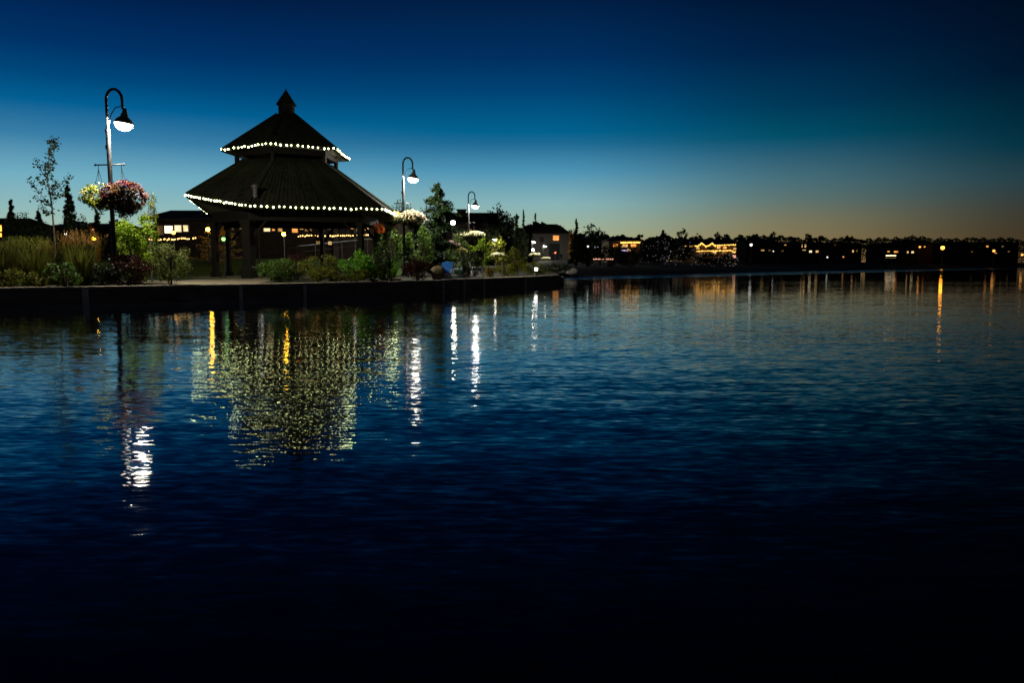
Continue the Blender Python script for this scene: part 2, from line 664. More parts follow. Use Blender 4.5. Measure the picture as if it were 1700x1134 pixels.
def shrub(name, label, cat, u0, u1, vtop, Y, mat, leaf=.09, dens=1.0, base=None, group=None, aspect=.55, deep=.9, clumps=26, stems=True, flat=1.0, crad=.34):
    x0, x1 = xa(u0, Y), xa(u1, Y)
    zb = GROUND(0.5 * (x0 + x1), Y) if base is None else base
    zt = za(vtop, Y)
    w, hgt = (x1 - x0) / 2, (zt - zb)
    t = thing(name, label, cat, ((x0 + x1) / 2, Y, zb - .02), 0, group)
    area = 4 * math.pi * ((w * hgt * .5) ** .8 + 1e-6) * 1.0
    n = int(min(5200, max(420, dens * 1.7 * area / (leaf * leaf * aspect))))
    P, out = clump_points(n, (w, w * deep, hgt * .52), clumps, crad, -.95)
    P[:, 2] += hgt * .5
    P[:, 2] = np.maximum(P[:, 2], .03 + .08 * rng.random(n))
    quads_mesh('foliage', leaf_quads(P, leaf, aspect, out * .6), mat, t)
    if stems:
        mb = MB()
        for i in range(6):
            a = rng.random() * 6.28
            r = .55 * w * (.4 + rng.random())
            e = Vector((r * math.cos(a), r * math.sin(a) * deep, hgt * (.55 + .3 * rng.random())))
            mb.tube([(e.x * .1, e.y * .1, 0), (e.x * .45, e.y * .4, e.z * .55), e], [.022 + .01 * w, .016, .006], 5)
        obj('stem', mb, 'bark', t)
    return t


def tree(name, label, u0, u1, vtop, Y, mat, leaf=.16, vcrown=None, dens=1.0, group=None, clumps=30, trunk_w=None, crad=.33, cat='tree', airy=False):
    """broad-leaved tree: tapered trunk, limbs, clumped crown"""
    x0, x1 = xa(u0, Y), xa(u1, Y)
    xc = (x0 + x1) / 2
    zb = GROUND(xc, Y)
    zt = za(vtop, Y)
    hgt = zt - zb
    w = (x1 - x0) / 2
    zc = (za(vcrown, Y) - zb) if vcrown else hgt * .3
    t = thing(name, label, cat, (xc, Y, zb - .03), 0, group)
    ch = (hgt - zc) / 2
    n = int(min(6500, max(350, dens * 9.0 * (w * ch) ** .95 / (leaf * leaf * .5) * (.35 if airy else 1))))
    P, out = clump_points(n, (w, w * .9, ch), clumps, crad if not airy else crad * .75, -1, .45)
    P[:, 2] += zc + ch
    quads_mesh('crown', leaf_quads(P, leaf, .55, out * .5), mat, t)
    mb = MB()
    tw = trunk_w or max(.05, hgt * .018)
    top = Vector((rng.normal() * .1 * w, 0, hgt * .9))
    mb.tube([(0, 0, 0), (tw * .4, 0, zc * .6), (top.x * .4, 0, zc + ch * .6), top], [tw * 1.2, tw, tw * .6, tw * .15], 7)
    for i in range(9):
        a = i * 2.4 + rng.random()
        z0 = zc * .75 + (hgt - zc) * .6 * rng.random()
        r = w * (.5 + .4 * rng.random())
        mb.tube([(top.x * .3, 0, z0), (r * .5 * math.cos(a), r * .5 * math.sin(a), z0 + ch * .22), (r * math.cos(a), r * math.sin(a), z0 + ch * .5)],
                [tw * .45, tw * .28, tw * .08], 5)
    obj('trunk', mb, 'bark', t)
    return t


def conifer(name, label, u0, u1, vtop, Y, mat='needle', leaf=.16, dens=1.0, group=None, skirt=.06, power=.9, ragged=.35):
    """tapered trunk with whorls of drooping needle branches"""
    x0, x1 = xa(u0, Y), xa(u1, Y)
    xc = (x0 + x1) / 2
    zb = GROUND(xc, Y)
    hgt = za(vtop, Y) - zb
    w = (x1 - x0) / 2
    t = thing(name, label, 'conifer', (xc, Y, zb - .03), 0, group)
    mb = MB()
    tw = max(.03, hgt * .016)
    mb.tube([(0, 0, 0), (0, 0, hgt * .5), (0, 0, hgt * .97)], [tw * 1.3, tw * .8, tw * .12], 7)
    pts, outs = [], []
    nb = int(46 * dens)
    for i in range(nb):
        f = (i + rng.random()) / nb
        z = hgt * (skirt + (1 - skirt) * f)
        r = w * (1 - f) ** power * (1 - ragged + 2 * ragged * rng.random() * .8) + .03 * w
        a = rng.random() * 6.283
        k = max(10, int(90 * (r / max(w, .01)) * dens * min(2.2, (w / leaf) * .28)))
        s = rng.random(k) ** .7
        px = s * r * math.cos(a) + rng.normal(size=k) * r * .13
        py = s * r * math.sin(a) + rng.normal(size=k) * r * .13
        pz = z + .18 * r * s - .35 * r * s * s + rng.normal(size=k) * hgt * .012
        pts.append(np.stack([px, py, pz], 1))
        outs.append(np.stack([np.full(k, math.cos(a)), np.full(k, math.sin(a)), np.full(k, .1)], 1))
        if r > .25 * w:
            mb.tube([(0, 0, z), (r * .9 * math.cos(a), r * .9 * math.sin(a), z - .1 * r)], [tw * .3, tw * .06], 4)
    k = int(40 * dens)
    f = rng.random(k)
    pts.append(np.stack([rng.normal(size=k) * w * .04, rng.normal(size=k) * w * .04, hgt * (.9 + .1 * f)], 1))
    outs.append(np.tile([0, 0, 1.0], (k, 1)))
    P, O = np.concatenate(pts), np.concatenate(outs)
    P[:, 2] = np.maximum(P[:, 2], .05)
    quads_mesh('crown', leaf_quads(P, leaf, .3, O * .9, .1), mat, t)
    obj('trunk', mb, 'bark', t)
    return t


def grass_clump(label, u0, u1, vtop, Y, mat='grass_blade', plume=None, n=420, lean=0.0):
    x0, x1 = xa(u0, Y), xa(u1, Y)
    xc, w = (x0 + x1) / 2, (x1 - x0) / 2
    zb = GROUND(xc, Y)
    hgt = za(vtop, Y) - zb
    t = thing('ornamental_grass', label, 'grass clump', (xc, Y, zb - .02))
    Q = []
    tips = []
    for i in range(n):
        a = rng.random() * 6.283
        r0 = w * .55 * rng.random() ** .6
        b = np.array([r0 * math.cos(a), r0 * .8 * math.sin(a), 0])
        hh = hgt * (.45 + .5 * rng.random())
        bend = (.10 + .28 * rng.random()) * hh
        dv = np.array([math.cos(a), math.sin(a) * .8, 0]) * bend + np.array([lean * hh, 0, 0])
        m_ = b + dv * .25 + np.array([0, 0, hh * .55])
        tp = b + dv + np.array([0, 0, hh])
        wd = .006 + .006 * rng.random()
        sd = np.array([-math.sin(a), math.cos(a), 0]) * wd
        if rng.random() < .5:
            sd = np.array([wd, 0, 0])
        Q.append([b - sd, b + sd, m_ + sd, m_ - sd])
        Q.append([m_ - sd, m_ + sd, tp + sd * .15, tp - sd * .15])
        tips.append(tp)
    quads_mesh('blades', np.array(Q), mat, t)
    if plume:
        PQ = []
        for tp in tips[:int(n * .35)]:
            z0 = hgt * (.72 + .2 * rng.random())
            k = 16
            s = rng.random(k)
            top = np.array([tp[0] * .9, tp[1] * .9, z0])
            ln = .16 * hgt
            p = top + np.stack([rng.normal(size=k) * .012 + lean * ln * s, rng.normal(size=k) * .012, s * ln], 1)
            PQ.append(leaf_quads(p, .05, .22, np.tile([0, 0, 1.4], (k, 1))))
        quads_mesh('plumes', np.concatenate(PQ), plume, t)
    return t


# ------------------------------------------------------------------ lie of the land
# the waterline as y = f(x): retaining wall first, then the natural far shore
SHORE = [(-60, 16.5), (-40, 18.8), (-26, 21.8), (-17, 25.0), (-14.9, 26.3), (-10.6, 29.4), (-8.6, 31.2), (-3.4, 37.0), (-1.74, 41.2), (.74, 46.5), (2.0, 50.0), (3.4, 53.6)]
FAR = [(3.7, 60), (4.6, 74), (6.6, 83), (12, 90), (18.6, 97), (34, 117), (57, 146), (92, 184), (130, 225), (198, 292), (330, 400), (640, 620)]
ALL = SHORE + FAR


def shore_y(x):
    return float(np.interp(x, [p[0] for p in ALL], [p[1] for p in ALL]))


OFFS = [0, .6, 1.5, 4, 9, 18, 35, 70, 150, 400, 1200]
BEACH = [-.25, .06, .16, .34, .6, .9, 1.3, 1.9, 2.4, 3, 4]


def GROUND(x, y):
    """height of the land"""
    o = y - shore_y(x)
    beach = float(np.interp(o, OFFS, BEACH))
    wall = float(np.interp(o, [0, 40, 90, 200, 1200], [.585, .585, .8, 1.2, 3]))
    k = min(1, max(0, (x - 3.4) / 5.0))
    return wall * (1 - k) + beach * k


def build_land():
    xs = [-400, -200, -120, -80] + [p[0] for p in SHORE] + [3.6] + [p[0] for p in FAR] + [1000]
    xs = sorted(set(xs + list(np.arange(-36, 3, 1.5)) + list(np.arange(4, 70, 2.5)) + list(np.arange(75, 320, 8))))
    mb = MB()
    vs, fs = [], []
    m = len(OFFS)
    for x in xs:
        ys = shore_y(x)
        for j, o in enumerate(OFFS):
            oo = o + (.22 if (x <= 3.4 and j == 0) else 0)
            jit = 0 if (j < 1 or o < 5) else rng.normal() * .05
            vs.append((x, ys + oo, GROUND(x, ys + o) + jit * (x > 4)))
    for i in range(len(xs) - 1):
        for j in range(m - 1):
            fs.append((i * m + j, (i + 1) * m + j, (i + 1) * m + j + 1, i * m + j + 1))
    mb.add(vs, fs)
    structure('ground', mb, 'bank', True)
    mb = MB().add([(-900, -80, 0), (1200, -80, 0), (1200, 1600, 0), (-900, 1600, 0)], [(0, 1, 2, 3)])
    structure('lake_water', mb, 'water')
    # strip of concrete promenade behind the wall
    mb = MB()
    vs = []
    P = [(-40, 18.8)] + [p for p in SHORE if p[0] > -39]
    for x, y in P:
        vs += [(x, y + .33, .592), (x - .3, y + .33 + (1.0 if x < -8 else .35 if x < -2.2 else 2.2), .594)]
    fs = [(2 * i, 2 * i + 2, 2 * i + 3, 2 * i + 1) for i in range(len(P) - 1)]
    mb.add(vs, fs)
    structure('promenade_path', mb, 'concrete_path')
    mb = MB()
    pts = [at(322, 455, 35.5), at(412, 449, 38.5), at(418, 440, 47), (-22.5, 47, 0), (-24, 36, 0), at(318, 455, 34)]
    mb.add([(-13.2, 28.8, .601), (-10.4, 31, .601), (-12.4, 40.8, .601), (-15.8, 40.6, .601), (-18.5, 36.5, .601), (-17.2, 33.6, .601)], [(0, 1, 2, 3, 4, 5)])
    structure('gazebo_path', mb, 'concrete_path')
    mb = MB()
    rows = [(41.4, .597), (54.0, .60), (56.5, 1.0), (59.0, 1.5), (62.0, 1.8), (70.0, 1.85), (73.5, .5)]
    vs = []
    for y, z in rows:
        for x in (-60, -40, -28, -22, -16.2, -8):
            vs.append((x, y, z if x > -60 else .5))
    mb.add(vs, [(r * 6 + c, r * 6 + c + 1, r * 6 + c + 7, r * 6 + c + 6) for r in range(len(rows) - 1) for c in range(5)])
    structure('lawn', mb, 'lawn')


build_land()


# ------------------------------------------------------------------ retaining wall
def wall_point(s_u):
    """point of the wall line seen at photo column s_u"""
    best = None
    for i in range(len(SHORE) - 1):
        (xa0, ya0), (xb0, yb0) = SHORE[i], SHORE[i + 1]
        for k in range(60):
            f = k / 60
            x, y = xa0 + (xb0 - xa0) * f, ya0 + (yb0 - ya0) * f
            u = 850 + FPX * x / y
            if best is None or abs(u - s_u) < best[0]:
                best = (abs(u - s_u), x, y, math.atan2(yb0 - ya0, xb0 - xa0))
    return best[1:]


def build_wall():
    t = thing('retaining_wall', 'long dark concrete retaining wall between the water and the gazebo garden', 'wall', (0, 0, 0))

    def strip(name, y0, y1, z0, z1, mat):
        mb = MB()
        vs, fs = [], []
        for i, (x, y) in enumerate(SHORE):
            a = SHORE[max(0, i - 1)]
            b = SHORE[min(len(SHORE) - 1, i + 1)]
            d = Vector((b[0] - a[0], b[1] - a[1], 0)).normalized()
            n = Vector((-d.y, d.x, 0))
            p = Vector((x, y, 0))
            for off, z in ((y0, z0), (y1, z0), (y1, z1), (y0, z1)):
                q = p + n * off
                vs.append((q.x, q.y, z))
        k = len(SHORE)
        for i in range(k - 1):
            for j in range(4):
                j2 = (j + 1) % 4
                fs.append((i * 4 + j, i * 4 + j2, (i + 1) * 4 + j2, (i + 1) * 4 + j))
        fs += [(0, 3, 2, 1), ((k - 1) * 4, (k - 1) * 4 + 1, (k - 1) * 4 + 2, (k - 1) * 4 + 3)]
        mb.add(vs, fs)
        return obj(name, mb, mat, t)
    strip('wall_panel', 0, .32, -1.0, .545, 'wall_concrete')
    strip('coping', -.035, .34, .547, .612, 'coping')
    for u in (-90, 20 - 60, 143, 400, 505, 735, 770, 802, 872):
        x, y, a = wall_point(u)
        mb = MB().box((x + .04 * math.sin(a), y - .02 * math.cos(a), .17), (.2 if u < 300 else .13, .06, .75), a)
        obj('joint_post', mb, 'joint', t)
    # lower landing at the far end of the wall
    mb = MB().add([(2.3, 53.9, -.6), (3.7, 53.7, -.6), (3.9, 58.5, -.6), (2.6, 59, -.6), (2.3, 53.9, .46), (3.7, 53.7, .46), (3.9, 58.5, .46), (2.6, 59, .46)],
                  [(3, 2, 1, 0), (4, 5, 6, 7), (0, 1, 5, 4), (1, 2, 6, 5), (2, 3, 7, 6), (3, 0, 4, 7)])
    obj('end_block', mb, 'wall_concrete', t)


build_wall()


# ------------------------------------------------------------------ gazebo with two hexagonal roofs
GC = Vector((-13.98, 47.92, 0))
TH = R(-14.3)
ANG = [R(a) + TH for a in (164, 104, 44, -16, -76, -136)]   # corners A B C D F E, anticlockwise seen from above reversed


def hexpt(i, rad, z, dx=0.0):
    a = ANG[i]
    return Vector((GC.x + rad * math.cos(a) + dx, GC.y - rad * math.sin(a), z))


LOW = [hexpt(i, 6.95, 4.58) for i in range(6)]
LOW[0] = at(309, 321, LOW[0].y - .2)            # the lifted corner
LOW[1] = Vector((xa(414, LOW[1].y), LOW[1].y, 4.60))
LOW[2] = Vector((xa(638, LOW[2].y), LOW[2].y, 4.66))
LOW[3] = Vector((xa(665, LOW[3].y), LOW[3].y, 4.66))
UP = [hexpt(i, 3.92, 8.34) for i in range(6)]
UP[3].z = 8.22
UP[0].z = 8.25


def roof_courses(mb, inner, outer, n, gap=.006):
    """overlapping courses of shingles from an outer ring up to an inner ring, each shingle its own loose face"""
    k = len(outer)
    for s in range(k):
        o0, o1, i0, i1 = outer[s], outer[(s + 1) % k], inner[s], inner[(s + 1) % k]
        nrm = (o1 - o0).cross(i0 - o0).normalized()
        if nrm.z < 0:
            nrm = -nrm
        for c in range(n):
            f0, f1 = c / n, min(1.0, (c + 1.12) / n)
            a0, a1 = o0.lerp(i0, f0), o1.lerp(i1, f0)
            b0, b1 = o0.lerp(i0, f1), o1.lerp(i1, f1)
            m = max(2, int((a1 - a0).length / .2))
            cuts = [0] + sorted((j + .35 * (random.random() - .5)) / m for j in range(1, m)) + [1]
            for j in range(m):
                q0, q1 = cuts[j], cuts[j + 1]
                lift = gap * (1.2 + random.random())
                w = .004
                p = [a0.lerp(a1, q0 + w / m), a0.lerp(a1, q1 - w / m), b0.lerp(b1, q1 - w / m), b0.lerp(b1, q0 + w / m)]
                jit = (i0 - o0).normalized() * (.05 * (random.random() - .5)) if c else Vector()
                p = [p[0] + nrm * lift + jit, p[1] + nrm * lift + jit, p[2], p[3]]
                t = nrm * .02
                mb.add(p + [p[0] - t, p[1] - t], [(0, 1, 2, 3), (0, 4, 5, 1)])


def ring_wall(mb, ring, z0, z1, th):
    k = len(ring)
    for s in range(k):
        a, b = ring[s], ring[(s + 1) % k]
        mb.bar((a.x, a.y, (z0 + z1) / 2), (b.x, b.y, (z0 + z1) / 2), th, z1 - z0)


def build_gazebo():
    t = thing('gazebo', 'large hexagonal two-tier gazebo with dark shingle roofs beside the water', 'gazebo', (0, 0, 0))
    # upper tier
    top_ring = [hexpt(i, .62, 10.62) for i in range(6)]
    mb = MB()
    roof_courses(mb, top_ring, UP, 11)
    k = 6
    base = UP + top_ring
    mb2 = MB().add([p - Vector((0, 0, .03)) for p in base], [(s, (s + 1) % k, k + (s + 1) % k, k + s) for s in range(k)])
    up = obj('upper_roof', mb, 'shingle', t)
    obj('roof_deck', mb2, 'timber', up)
    for s in range(6):
        obj('hip_cap', MB().bar(UP[s] + Vector((0, 0, .03)), top_ring[s] + Vector((0, 0, .03)), .16, .05), 'shingle', up)
    # fascia and soffit
    inner = [hexpt(i, 3.05, 8.2) for i in range(6)]
    mb = MB()
    for s in range(6):
        a, b = UP[s], UP[(s + 1) % 6]
        mb.bar(a - Vector((0, 0, .09)), b - Vector((0, 0, .09)), .05, .17)
    obj('upper_fascia', mb, 'timber', t)
    mb = MB()
    ue = [p - Vector((0, 0, .14)) for p in UP]
    ue = [Vector((GC.x + (p.x - GC.x) * .985, GC.y + (p.y - GC.y) * .985, p.z)) for p in ue]
    mb.add(ue + inner, [(s, (s + 1) % 6, 6 + (s + 1) % 6, 6 + s) for s in range(6)])
    obj('upper_soffit', mb, 'soffit', t)
    mb = MB()
    ring_wall(mb, inner, 7.86, 8.26, .14)
    obj('clerestory_beam', mb, 'timber', t)
    for i in range(6):
        p = hexpt(i, 3.05, 0)
        obj('clerestory_post', MB().box((p.x, p.y, 7.5), (.2, .2, .9), TH), 'timber', t)
    # cupola
    mb = MB()
    c6 = [hexpt(i, .50, 10.52) for i in range(6)]
    c6t = [hexpt(i, .50, 11.22) for i in range(6)]
    mb.add(c6 + c6t, [(s, (s + 1) % 6, 6 + (s + 1) % 6, 6 + s) for s in range(6)])
    for s in range(6):
        for zz in (10.72, 10.82, 10.92, 11.02):
            mb.bar(c6[s].lerp(c6[(s + 1) % 6], .12) + Vector((0, 0, zz - 10.52)), c6[s].lerp(c6[(s + 1) % 6], .88) + Vector((0, 0, zz - 10.52)), .05, .04)
    cup = obj('cupola', mb, 'timber', t)
    mb = MB()
    ce = [hexpt(i, .64, 11.20) for i in range(6)]
    ap = [hexpt(i, .02, 12.12) for i in range(6)]
    roof_courses(mb, ap, ce, 5)
    mb.add(ce + [Vector((GC.x, GC.y, 12.1))], [(s, (s + 1) % 6, 6) for s in range(6)])
    mb.add([p - Vector((0, 0, .02)) for p in ce], [(5, 4, 3, 2, 1, 0)])
    obj('cupola_roof', mb, 'shingle', cup)
    mb = MB().ball((GC.x, GC.y, 12.14), .05)
    obj('finial', mb, 'timber', cup)
    # lower tier
    lt = [hexpt(i, 2.75, 7.66) for i in range(6)]
    mb = MB()
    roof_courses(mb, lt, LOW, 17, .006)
    lo = obj('lower_roof', mb, 'shingle', t)
    rb = MB()
    for s in range(6):
        o0, o1, i0, i1 = LOW[s], LOW[(s + 1) % 6], lt[s], lt[(s + 1) % 6]
        n = int((o1 - o0).length / .26)
        for q in range(1, n):
            rb.bar(o0.lerp(o1, q / n) + Vector((0, 0, .025)), i0.lerp(i1, q / n) + Vector((0, 0, .025)), .03, .045)
    obj('ribs', rb, 'shingle', lo)
    mb2 = MB().add([p - Vector((0, 0, .04)) for p in LOW + lt], [(s, (s + 1) % k, k + (s + 1) % k, k + s) for s in range(k)])
    obj('roof_deck', mb2, 'timber', lo)
    for s in range(6):
        obj('hip_cap', MB().bar(LOW[s] + Vector((0, 0, .04)), lt[s] + Vector((0, 0, .04)), .2, .06), 'shingle', lo)
    mb = MB()
    for s in range(6):
        a, b = LOW[s], LOW[(s + 1) % 6]
        mb.bar(a - Vector((0, 0, .11)), b - Vector((0, 0, .11)), .06, .2)
    obj('lower_fascia', mb, 'timber', t)
    post = [hexpt(i, 5.75, 0) for i in range(6)]
    post[0] = Vector((xa(358, 45.6), 45.6, 0))
    post[1] = Vector((xa(414, 42.4), 42.4, 0))
    post[4] = Vector((xa(536, 53.2), 53.2, 0))
    inn = [Vector((p.x, p.y, 4.42)) for p in post]
    mb = MB()
    le = [Vector((GC.x + (p.x - GC.x) * .988, GC.y + (p.y - GC.y) * .988, p.z - .17)) for p in LOW]
    mb.add(le + inn, [(s, (s + 1) % 6, 6 + (s + 1) % 6, 6 + s) for s in range(6)])
    obj('lower_soffit', mb, 'soffit', t)
    mb = MB()
    ring_wall(mb, inn, 3.82, 4.46, .2)
    obj('ring_beam', mb, 'timber', t)
    for i in range(6):
        p = post[i]
        wd = .5 if i == 1 else .3 if i in (0, 2) else .24
        mb = MB().box((p.x, p.y, 2.2), (wd, wd, 3.26), TH)
        mb.box((p.x, p.y, .74), (wd + .16, wd + .16, .28), TH)
        mb.box((p.x, p.y, 3.72), (wd + .12, wd + .12, .18), TH)
        obj('post', mb, 'timber', t)
    for i in range(6):      # knee braces
        p, q = post[i], post[(i + 1) % 6]
        for a, b in ((p, q), (q, p)):
            d = (b - a).normalized()
            mb = MB().bar(a + d * .25 + Vector((0, 0, 3.0)), a + d * 1.0 + Vector((0, 0, 3.84)), .12, .12)
            obj('brace', mb, 'timber', t)
    # rafters under the lower roof
    mb = MB()
    for s in range(6):
        for f in (.0, .33, .67):
            a = LOW[s].lerp(LOW[(s + 1) % 6], f)
            b = lt[s].lerp(lt[(s + 1) % 6], f)
            mb.bar(a.lerp(b, .12) - Vector((0, 0, .13)), b - Vector((0, 0, .13)), .08, .16)
    obj('rafters', mb, 'timber', t)
    mb = MB()
    fl = [hexpt(i, 6.1, .61) for i in range(6)]
    fb = [hexpt(i, 6.1, .30) for i in range(6)]
    mb.add(fl + fb, [(0, 1, 2, 3, 4, 5)] + [(s, 6 + s, 6 + (s + 1) % 6, (s + 1) % 6) for s in range(6)])
    obj('floor_slab', mb, 'concrete_path', t)
    b = LOW[1].lerp(lt[1], .12) + Vector((.25, 0, .1))
    mb = MB().lathe([(.13, -.1), (.13, .42), (.2, .46), (.2, .56), (.05, .66)], b, 10)
    obj('roof_vent', mb, 'frame_dark', t)


build_gazebo()


# ------------------------------------------------------------------ strings of lights
def bulb_mesh(name, r, mat, n=8, m=6):
    mb = MB().ball((0, 0, 0), r, n, m, 1.15)
    me = bpy.data.meshes.new(name)
    me.from_pydata(mb.v, [], mb.f)
    me.polygons.foreach_set('use_smooth', [True] * len(me.polygons))
    me.materials.append(MATS[mat])
    return me


def light_string(label, runs, bulb_me, sag=.0, jitter=.0, wire=.012, group=None, drop=.05):
    """runs: list of (a, b, count)"""
    t = thing('light_string', label, 'string lights', runs[0][0], 0, group)
    org = Vector(runs[0][0])
    mb = MB()
    for a, b, n in runs:
        a, b = Vector(a), Vector(b)
        pts = [a.lerp(b, i / n) - org - Vector((0, 0, sag * 4 * (i / n) * (1 - i / n))) for i in range(n + 1)]
        mb.tube(pts, wire, 5)
        for i in range(n):
            if n > 10 and random.random() < .03:
                continue
            p = a.lerp(b, (i + .5) / n) - org
            f = (i + .5) / n
            p.z -= sag * 4 * f * (1 - f) + drop
            o = bpy.data.objects.new('bulb', bulb_me)
            C.objects.link(o)
            o.parent = t
            o.scale = [random.uniform(.8, 1.15)] * 3
            o.location = p + Vector((random.gauss(0, jitter), random.gauss(0, jitter), random.gauss(0, jitter)))
    obj('wire', mb, 'wire_black', t)
    return t


def out_of(p, d=.09):
    v = Vector((p.x - GC.x, p.y - GC.y, 0)).normalized()
    return p + v * d - Vector((0, 0, .03))


BULB = bulb_mesh('bulb', .046, 'bulb_glow')
lw = [out_of(p) for p in LOW]
light_string('string of white bulbs along the eave of the gazebo lower roof',
             [(lw[0], lw[1], 21), (lw[1], lw[2], 25), (lw[2], lw[3], 21), (lw[5], lw[0], 20)], BULB, .04, .022)
uw = [out_of(p) for p in UP]
light_string('string of white bulbs along the eave of the gazebo upper roof',
             [(uw[0], uw[1], 14), (uw[1], uw[2], 13), (uw[2], uw[3], 15)], BULB, .025, .02)


# ------------------------------------------------------------------ street lamps
def make_lamp(label, loc, rz=0.0):
    t = thing('street_lamp', label, 'street lamp', loc, rz, 'curved street lamps along the promenade')
    mb = MB()
    mb.lathe([(.20, 0), (.20, .12), (.15, .18), (.12, .55), (.10, .6), (.088, .9), (.082, 5.9), (.10, 5.92), (.10, 6.02), (.062, 6.06)], (0, 0, 0), 12)
    obj('pole', mb, 'pole_metal', t, False)
    mb = MB()
    pts = [(0, 0, 6.04), (0, 0, 7.15)]
    for i in range(1, 13):
        a = math.pi * (1 - i / 12)
        pts.append((.31 + .31 * math.cos(a), 0, 7.15 + .42 * math.sin(a)))
    pts += [(.62, 0, 6.9), (.63, 0, 6.80)]
    mb.tube(pts, [.055] * (len(pts) - 3) + [.052, .05, .048], 10)
    arm = obj('arm', mb, 'black_metal', t, True)
    mb = MB()
    mb.tube([(.05, 0, 6.06), (.07, 0, 6.30), (.17, 0, 6.62), (.34, 0, 6.86), (.62, 0, 6.93)], .02, 6)
    obj('brace', mb, 'black_metal', arm, True)
    mb = MB()
    tilt = Matrix.Rotation(R(8), 3, 'Y')
    hc = (.65, 0, 6.34)
    mb.lathe([(.352, -.085), (.355, -.06), (.28, .07), (.17, .16), (.13, .2), (.14, .27), (.10, .30), (.085, .40), (.055, .5)], hc, 16, tilt)
    shade = obj('lamp_shade', mb, 'shade_metal', t, True)
    mb = MB()
    mb.lathe([(.02, -.37), (.13, -.355), (.23, -.30), (.31, -.20), (.335, -.11), (.32, -.05), (.28, -.025)], hc, 20, tilt)
    obj('lamp_glass', mb, 'lamp_glass', t, True)
    ld = bpy.data.lights.new('lamp_light', 'POINT')
    ld.energy = 7800
    ld.color = LAMP_WHITE
    ld.shadow_soft_size = .12
    ld.cycles.use_multiple_importance_sampling = False
    lo = bpy.data.objects.new('lamp_light', ld)
    C.objects.link(lo)
    lo.parent = t
    lo.location = (.65, 0, 6.16)
    # bracket for the flower baskets
    mb = MB()
    mb.tube([(-.56, 0, 4.66), (.56, 0, 4.68)], .026, 8)
    mb.ball((-.57, 0, 4.66), .045, 8, 6)
    mb.ball((.57, 0, 4.68), .045, 8, 6)
    obj('crossbar', mb, 'pole_metal', t, True)
    mb = MB().box((-.10, .02, 5.35), (.06, .05, .16))
    obj('junction_box', mb, 'black_metal', t)
    return t


def lamp_at(u, v, Y, label):
    """u, v: the pixel of the lit glass"""
    p = at(u, v, Y)
    return Vector((p.x - .65, Y, p.z - 6.18))


L1 = lamp_at(206, 208, 30.2, '')
lamp1 = make_lamp('tall curved street lamp with lit glass, in the garden bed facing the young tree', L1)
lampsites = [
    (686, 298, 49.3, 'curved street lamp between the gazebo and the dark conifer, white flowers below its crossbar'),
    (789, 343, 72.0, 'curved street lamp beside the chimney, smaller than the one at the gazebo'),
    (822, 398, 168.0, 'tiny far street lamp in front of the dark trees, cream basket below it'),
    (887, 402, 190.0, 'tiny far street lamp by the corner of the grey house'),
    (905, 409, 226.0, 'farthest tiny street lamp, in front of the wall of the grey house'),
]
LAMPS = [L1]
for (u, v, Y, lab) in lampsites:
    p = lamp_at(u, v, Y, lab)
    LAMPS.append(p)
    copy_tree(lamp1, loc=p, label=lab)


# ------------------------------------------------------------------ hanging flower baskets
def make_basket(label, loc, rad, hgt, leafmat, petals, n_leaf=1500, n_pet=420, wire_to=None, petal=.05, top=.35, group=None, trail=.4, leaf=.07):
    """loc: centre of the flower mass; wires run up to wire_to"""
    t = thing('hanging_basket', label, 'flower basket', loc, 0, group)
    P, out = clump_points(n_leaf, (rad, rad * .9, hgt * .5), 30, .34, -.95, .6)
    taper = 1 - trail * np.clip(-P[:, 2:3] / (hgt * .5), 0, 1)
    P[:, :2] *= taper
    quads_mesh('foliage', leaf_quads(P, leaf, .6, out * .7, .15), leafmat, t)
    # blossoms: small five-cornered rosettes on the outside
    for mat, share, lo in petals:
        k = int(n_pet * share)
        d = rng.normal(size=(k * 3, 3))
        d /= np.linalg.norm(d, axis=1, keepdims=True)
        d = d[d[:, 2] > lo][:k]
        k = len(d)
        c = d * np.array([rad, rad * .9, hgt * .5]) * (.86 + .22 * rng.random((k, 1)))
        tp = 1 - trail * np.clip(-c[:, 2:3] / (hgt * .5), 0, 1)
        c[:, :2] *= tp
        Q = []
        for j in range(3):
            Q.append(leaf_quads(c + rng.normal(size=(k, 3)) * petal * .25, petal * 1.25, .85, d * .3))
        quads_mesh('blossoms', np.concatenate(Q), mat, t)
    mb = MB()
    mb.lathe([(.05, -.30), (.16, -.27), (.27, -.12), (.30, .02)], (0, 0, -.04), 14)
    obj('basket_liner', mb, 'moss_basket', t, True)
    if wire_to is not None:
        w = Vector(wire_to) - Vector(loc)
        mb = MB()
        mb.tube([w, w - Vector((0, 0, .16))], .012, 5)
        for a in (0, 2.1, 4.2):
            mb.tube([w - Vector((0, 0, .15)), (.28 * math.cos(a), .28 * math.sin(a), 0)], .009, 5)
        obj('hanger', mb, 'pole_metal', t)
    return t


